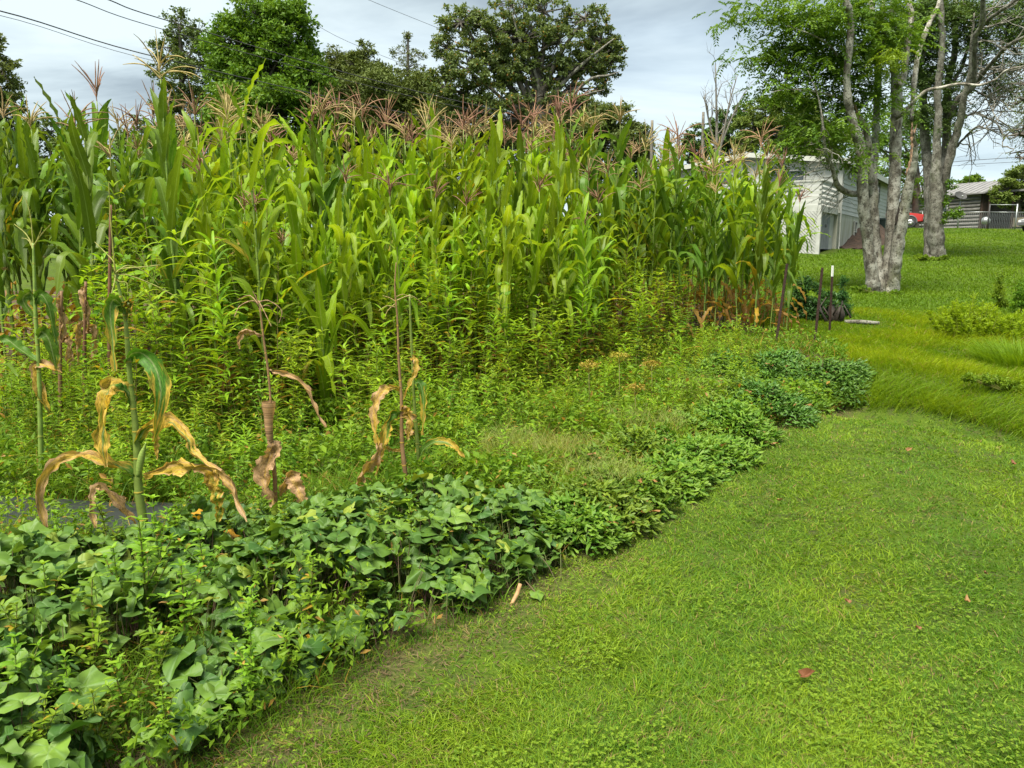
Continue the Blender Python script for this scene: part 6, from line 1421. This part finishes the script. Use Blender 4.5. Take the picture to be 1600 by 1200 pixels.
# small leaves on the same cover
X, Y, r = logpolar(230000, 1.9, 12, -45, 24); ins = inpoly(X, Y, GARDEN); ed = edgedist(X, Y, EDGE); Yf = np.interp(X, fx, fy); inv = inpoly(X, Y, VPW)
ok = ins & (Y < Yf + .8) & (ed > .05) & (rg.random(len(X)) < np.where(inv, .09, .85)) & (fbm(X, Y, 3.0, 71) > .40); ok &= ~((ed < .30) & (Y < 4.4) & (rg.random(len(X)) < .6)); ok &= ~((np.abs(Y - 4.42) < .33) & (X < -2.0) & (rg.random(len(X)) < .93)); X, Y, ed = X[ok], Y[ok], ed[ok]; n = len(X)
pat = fbm(X, Y, 1.6, 81); zt = (.10 + .46 * np.clip(pat - .2, 0, 1)) * np.clip(.65 + ed * 1.5, 0, 1); Z = H(X, Y) + zt * rg.uniform(.3, 1.1, n)
nmv = randdir(n, 1.4); d = norm(np.cross(nmv, rg.normal(size=(n, 3)))); sdv = np.cross(nmv, d); Lf = rg.uniform(.02, .085, n) * np.where(Y < 4.6, .62, 1)
um.rhomb(np.stack([X, Y, Z], -1), d, sdv, Lf, Lf * rg.uniform(.3, .55, n), np.stack([np.clip(pat + rg.normal(size=n) * .2, 0, 1), np.where(rg.random(n) < .03, .7, 0)], -1))
tag(um.build('undergrowth', M['under']), 'low grassy weeds covering the bed between vines and corn', 'weeds', kind='stuff')
# pale seeding grass tufts by the lawn
for k, (px__, py__, rad, lab) in enumerate(((945, 795, .28, 'pale fluffy seeding grass tuft at the lawn edge before the dark mounds'), (885, 755, .26, 'pale fluffy seeding grass tuft right of the vines'), (1010, 700, .34, 'pale seeding grass tuft behind the first low mound'), (1090, 640, .36, 'pale seeding grass tuft behind the third low mound'), (800, 740, .26, 'small pale seeding grass tuft behind the vines'))):
    q = G(px__, py__); o = thing('grass_tuft', lab, 'grass tuft', q, group='pale seeding grass tufts in the bed'); mb = MB(); n = 2300
    a_ = rg.uniform(0, 6.28, n); r_ = rg.random(n) ** .6 * rad; X = np.cos(a_) * r_; Y = np.sin(a_) * r_
    blades(mb, X, Y, rg.uniform(.16, .34, n), rg.uniform(.0025, .004, n), 1.0, .3 + rg.random(n) * .6, np.where(rg.random(n) < .1, .6, 0), S=6, bendpow=2, Z0=H(X + q[0], Y + q[1]) - q[2], windaz=a_ * .5 + rg.normal(size=n)); mb.build('blades', M['rough'], o)
    mb = MB(); n = 900; a_ = rg.uniform(0, 6.28, n); r_ = rg.random(n) ** .6 * rad; X = np.cos(a_) * r_; Y = np.sin(a_) * r_
    blades(mb, X, Y, rg.uniform(.06, .12, n), rg.uniform(.0025, .0035, n), 1.3, rg.random(n), 0 * X, S=4, Z0=H(X + q[0], Y + q[1]) - q[2] + rg.uniform(.15, .30, n)); mb.build('seed_heads', M['fluff'], o)
# yellow-brown umbel weeds
M['umbel'] = leaf_mat('umbel_flowers', (.22, .20, .02), (.30, .22, .03), trans=.2, var=.1)
for k, (px__, py__, tp, lab) in enumerate(((918, 680, 575, 'yellow-green flat-topped weed, leftmost of those right of centre'), (965, 660, 560, 'rusty gold flat-topped weed'), (1016, 640, 572, 'small gold flat-topped weed near the right end of the weeds'), (990, 690, 610, 'orange seed-headed weed low before the dark mounds'))):
    q = G(px__, py__); o = thing('umbel_weed', lab, 'weed', q, group='flat-topped golden weeds'); tz = PX(px__, tp, q[1])[2] - q[2]; mb = MB(); mb.tube([(0, 0, 0), (.01, 0, tz * .6), (0, 0, tz)], [.006, .005, .004], K=5); mb.build('stem', M['weed_stem'], o)
    mb = MB(); n = 160; a_ = rg.uniform(0, 6.28, n); r_ = rg.random(n) ** .5 * .10; P_ = np.stack([np.cos(a_) * r_, np.sin(a_) * r_, tz + .05 - r_ * .25 + rg.normal(size=n) * .012], -1); nmv = randdir(n, 1); d = norm(np.cross(nmv, rg.normal(size=(n, 3))))
    mb.rhomb(P_, d, np.cross(nmv, d), .022, .014, np.stack([rg.random(n), 0 * a_], -1))
    for i in range(0, n, 12): mb.tube([(0, 0, tz - .05), P_[i]], .0015, K=3, caps=False)
    mb.build('flower_head', M['umbel'], o)

# fallen leaves and stick on the lawn
M['fallen'] = leaf_mat('fallen_leaf', (.16, .075, .03), (.24, .13, .055), trans=.1, rough=.6, var=.15)
for k, (px__, py__, s_, lab) in enumerate(((1251, 1070, .055, 'curled brown leaf lying in the lawn, nearest to the viewer'), (1510, 951, .035, 'reddish fallen leaf on the lawn at the right'), (1327, 953, .028, 'tan fallen leaf mid lawn'), (1538, 906, .03, 'pale yellow fallen leaf right of the tan one'),
        (1215, 790, .04, 'yellow blade-like fallen leaf on the upper lawn'), (1416, 711, .05, 'pale fallen leaf near the ditch grass'), (1583, 733, .05, 'brown fallen leaf by the ditch at the right edge'), (1437, 995, .025, 'small dark brown fallen leaf mid lawn'), (1358, 1076, .02, 'tiny tan fallen leaf right of the curled brown one'), (1504, 625, .05, 'yellow fallen leaf in the ditch grass'))):
    q = G(px__, py__); mb = MB(); a_ = k * 1.3; f_ = norm(np.array([[math.cos(a_), math.sin(a_), .15]])); nv = norm(np.array([[.2, -.45, 1]])); nv = norm(nv - f_ * (nv * f_).sum())
    S_ = shape(HRT2); n1_ = 3; fanleaves(mb, np.array([[0, 0, .035]]), f_, nv, np.array([s_]), HRT2 * np.array([.75, 1]), np.array([[(k * .37) % 1, 0]]), cup=-.35)
    tag(mb.build('fallen_leaf', M['fallen'], loc=q), lab, 'leaf', 'fallen leaves on the lawn')
q = G(800, 945); mb = MB(); tip = PX(813, 912, q[1] + .03) - q; mb.tube(smooth([(-.01, -.02, 0), tip * .5 + np.array([.004, 0, 0]), tip], 7), [.008, .010, .010, .011, .010, .010, .009], K=7)
M['stick'] = plain('bare_stick', (.40, .24, .11), (.28, .16, .08), scale=30)
tag(mb.build('stick', M['stick'], loc=q), 'short bare tan stick poking up at the bed edge', 'stick')
q = G(1003, 768); mb = MB(); mb.tube(smooth([(-.25, .1, .1), (0, .02, .05), (.3, -.12, .02)], 8), .004, K=5); tag(mb.build('twig', M['stick'], loc=q), 'thin dry twig lying at the lawn edge by the fluffy grass', 'twig')
ORD = ['leftmost', 'second', 'third', 'fourth', 'fifth', 'sixth', 'seventh', 'eighth', 'ninth', 'tenth', 'eleventh', 'twelfth', 'thirteenth', 'fourteenth']
CNT = {2: 'two', 3: 'three', 4: 'four', 5: 'five', 6: 'six', 7: 'seven', 8: 'eight', 9: 'nine', 10: 'ten', 11: 'eleven', 12: 'twelve', 13: 'thirteen', 14: 'fourteen'}
same = {}
for o in sc.objects:
    if o.parent is None and o.get('label'): same.setdefault(o['label'], []).append(o)
for lb, os_ in same.items():
    k = len(os_)
    if k < 2 or k > 14: continue
    os_.sort(key=lambda o: o.location.x / max(o.location.y, .1))
    for i, o in enumerate(os_):
        o['label'] = lb + (', left one' if i == 0 else ', right one') if k == 2 else lb + (f', leftmost of {CNT[k]}' if i == 0 else f', {ORD[i]} from left')
print('done')
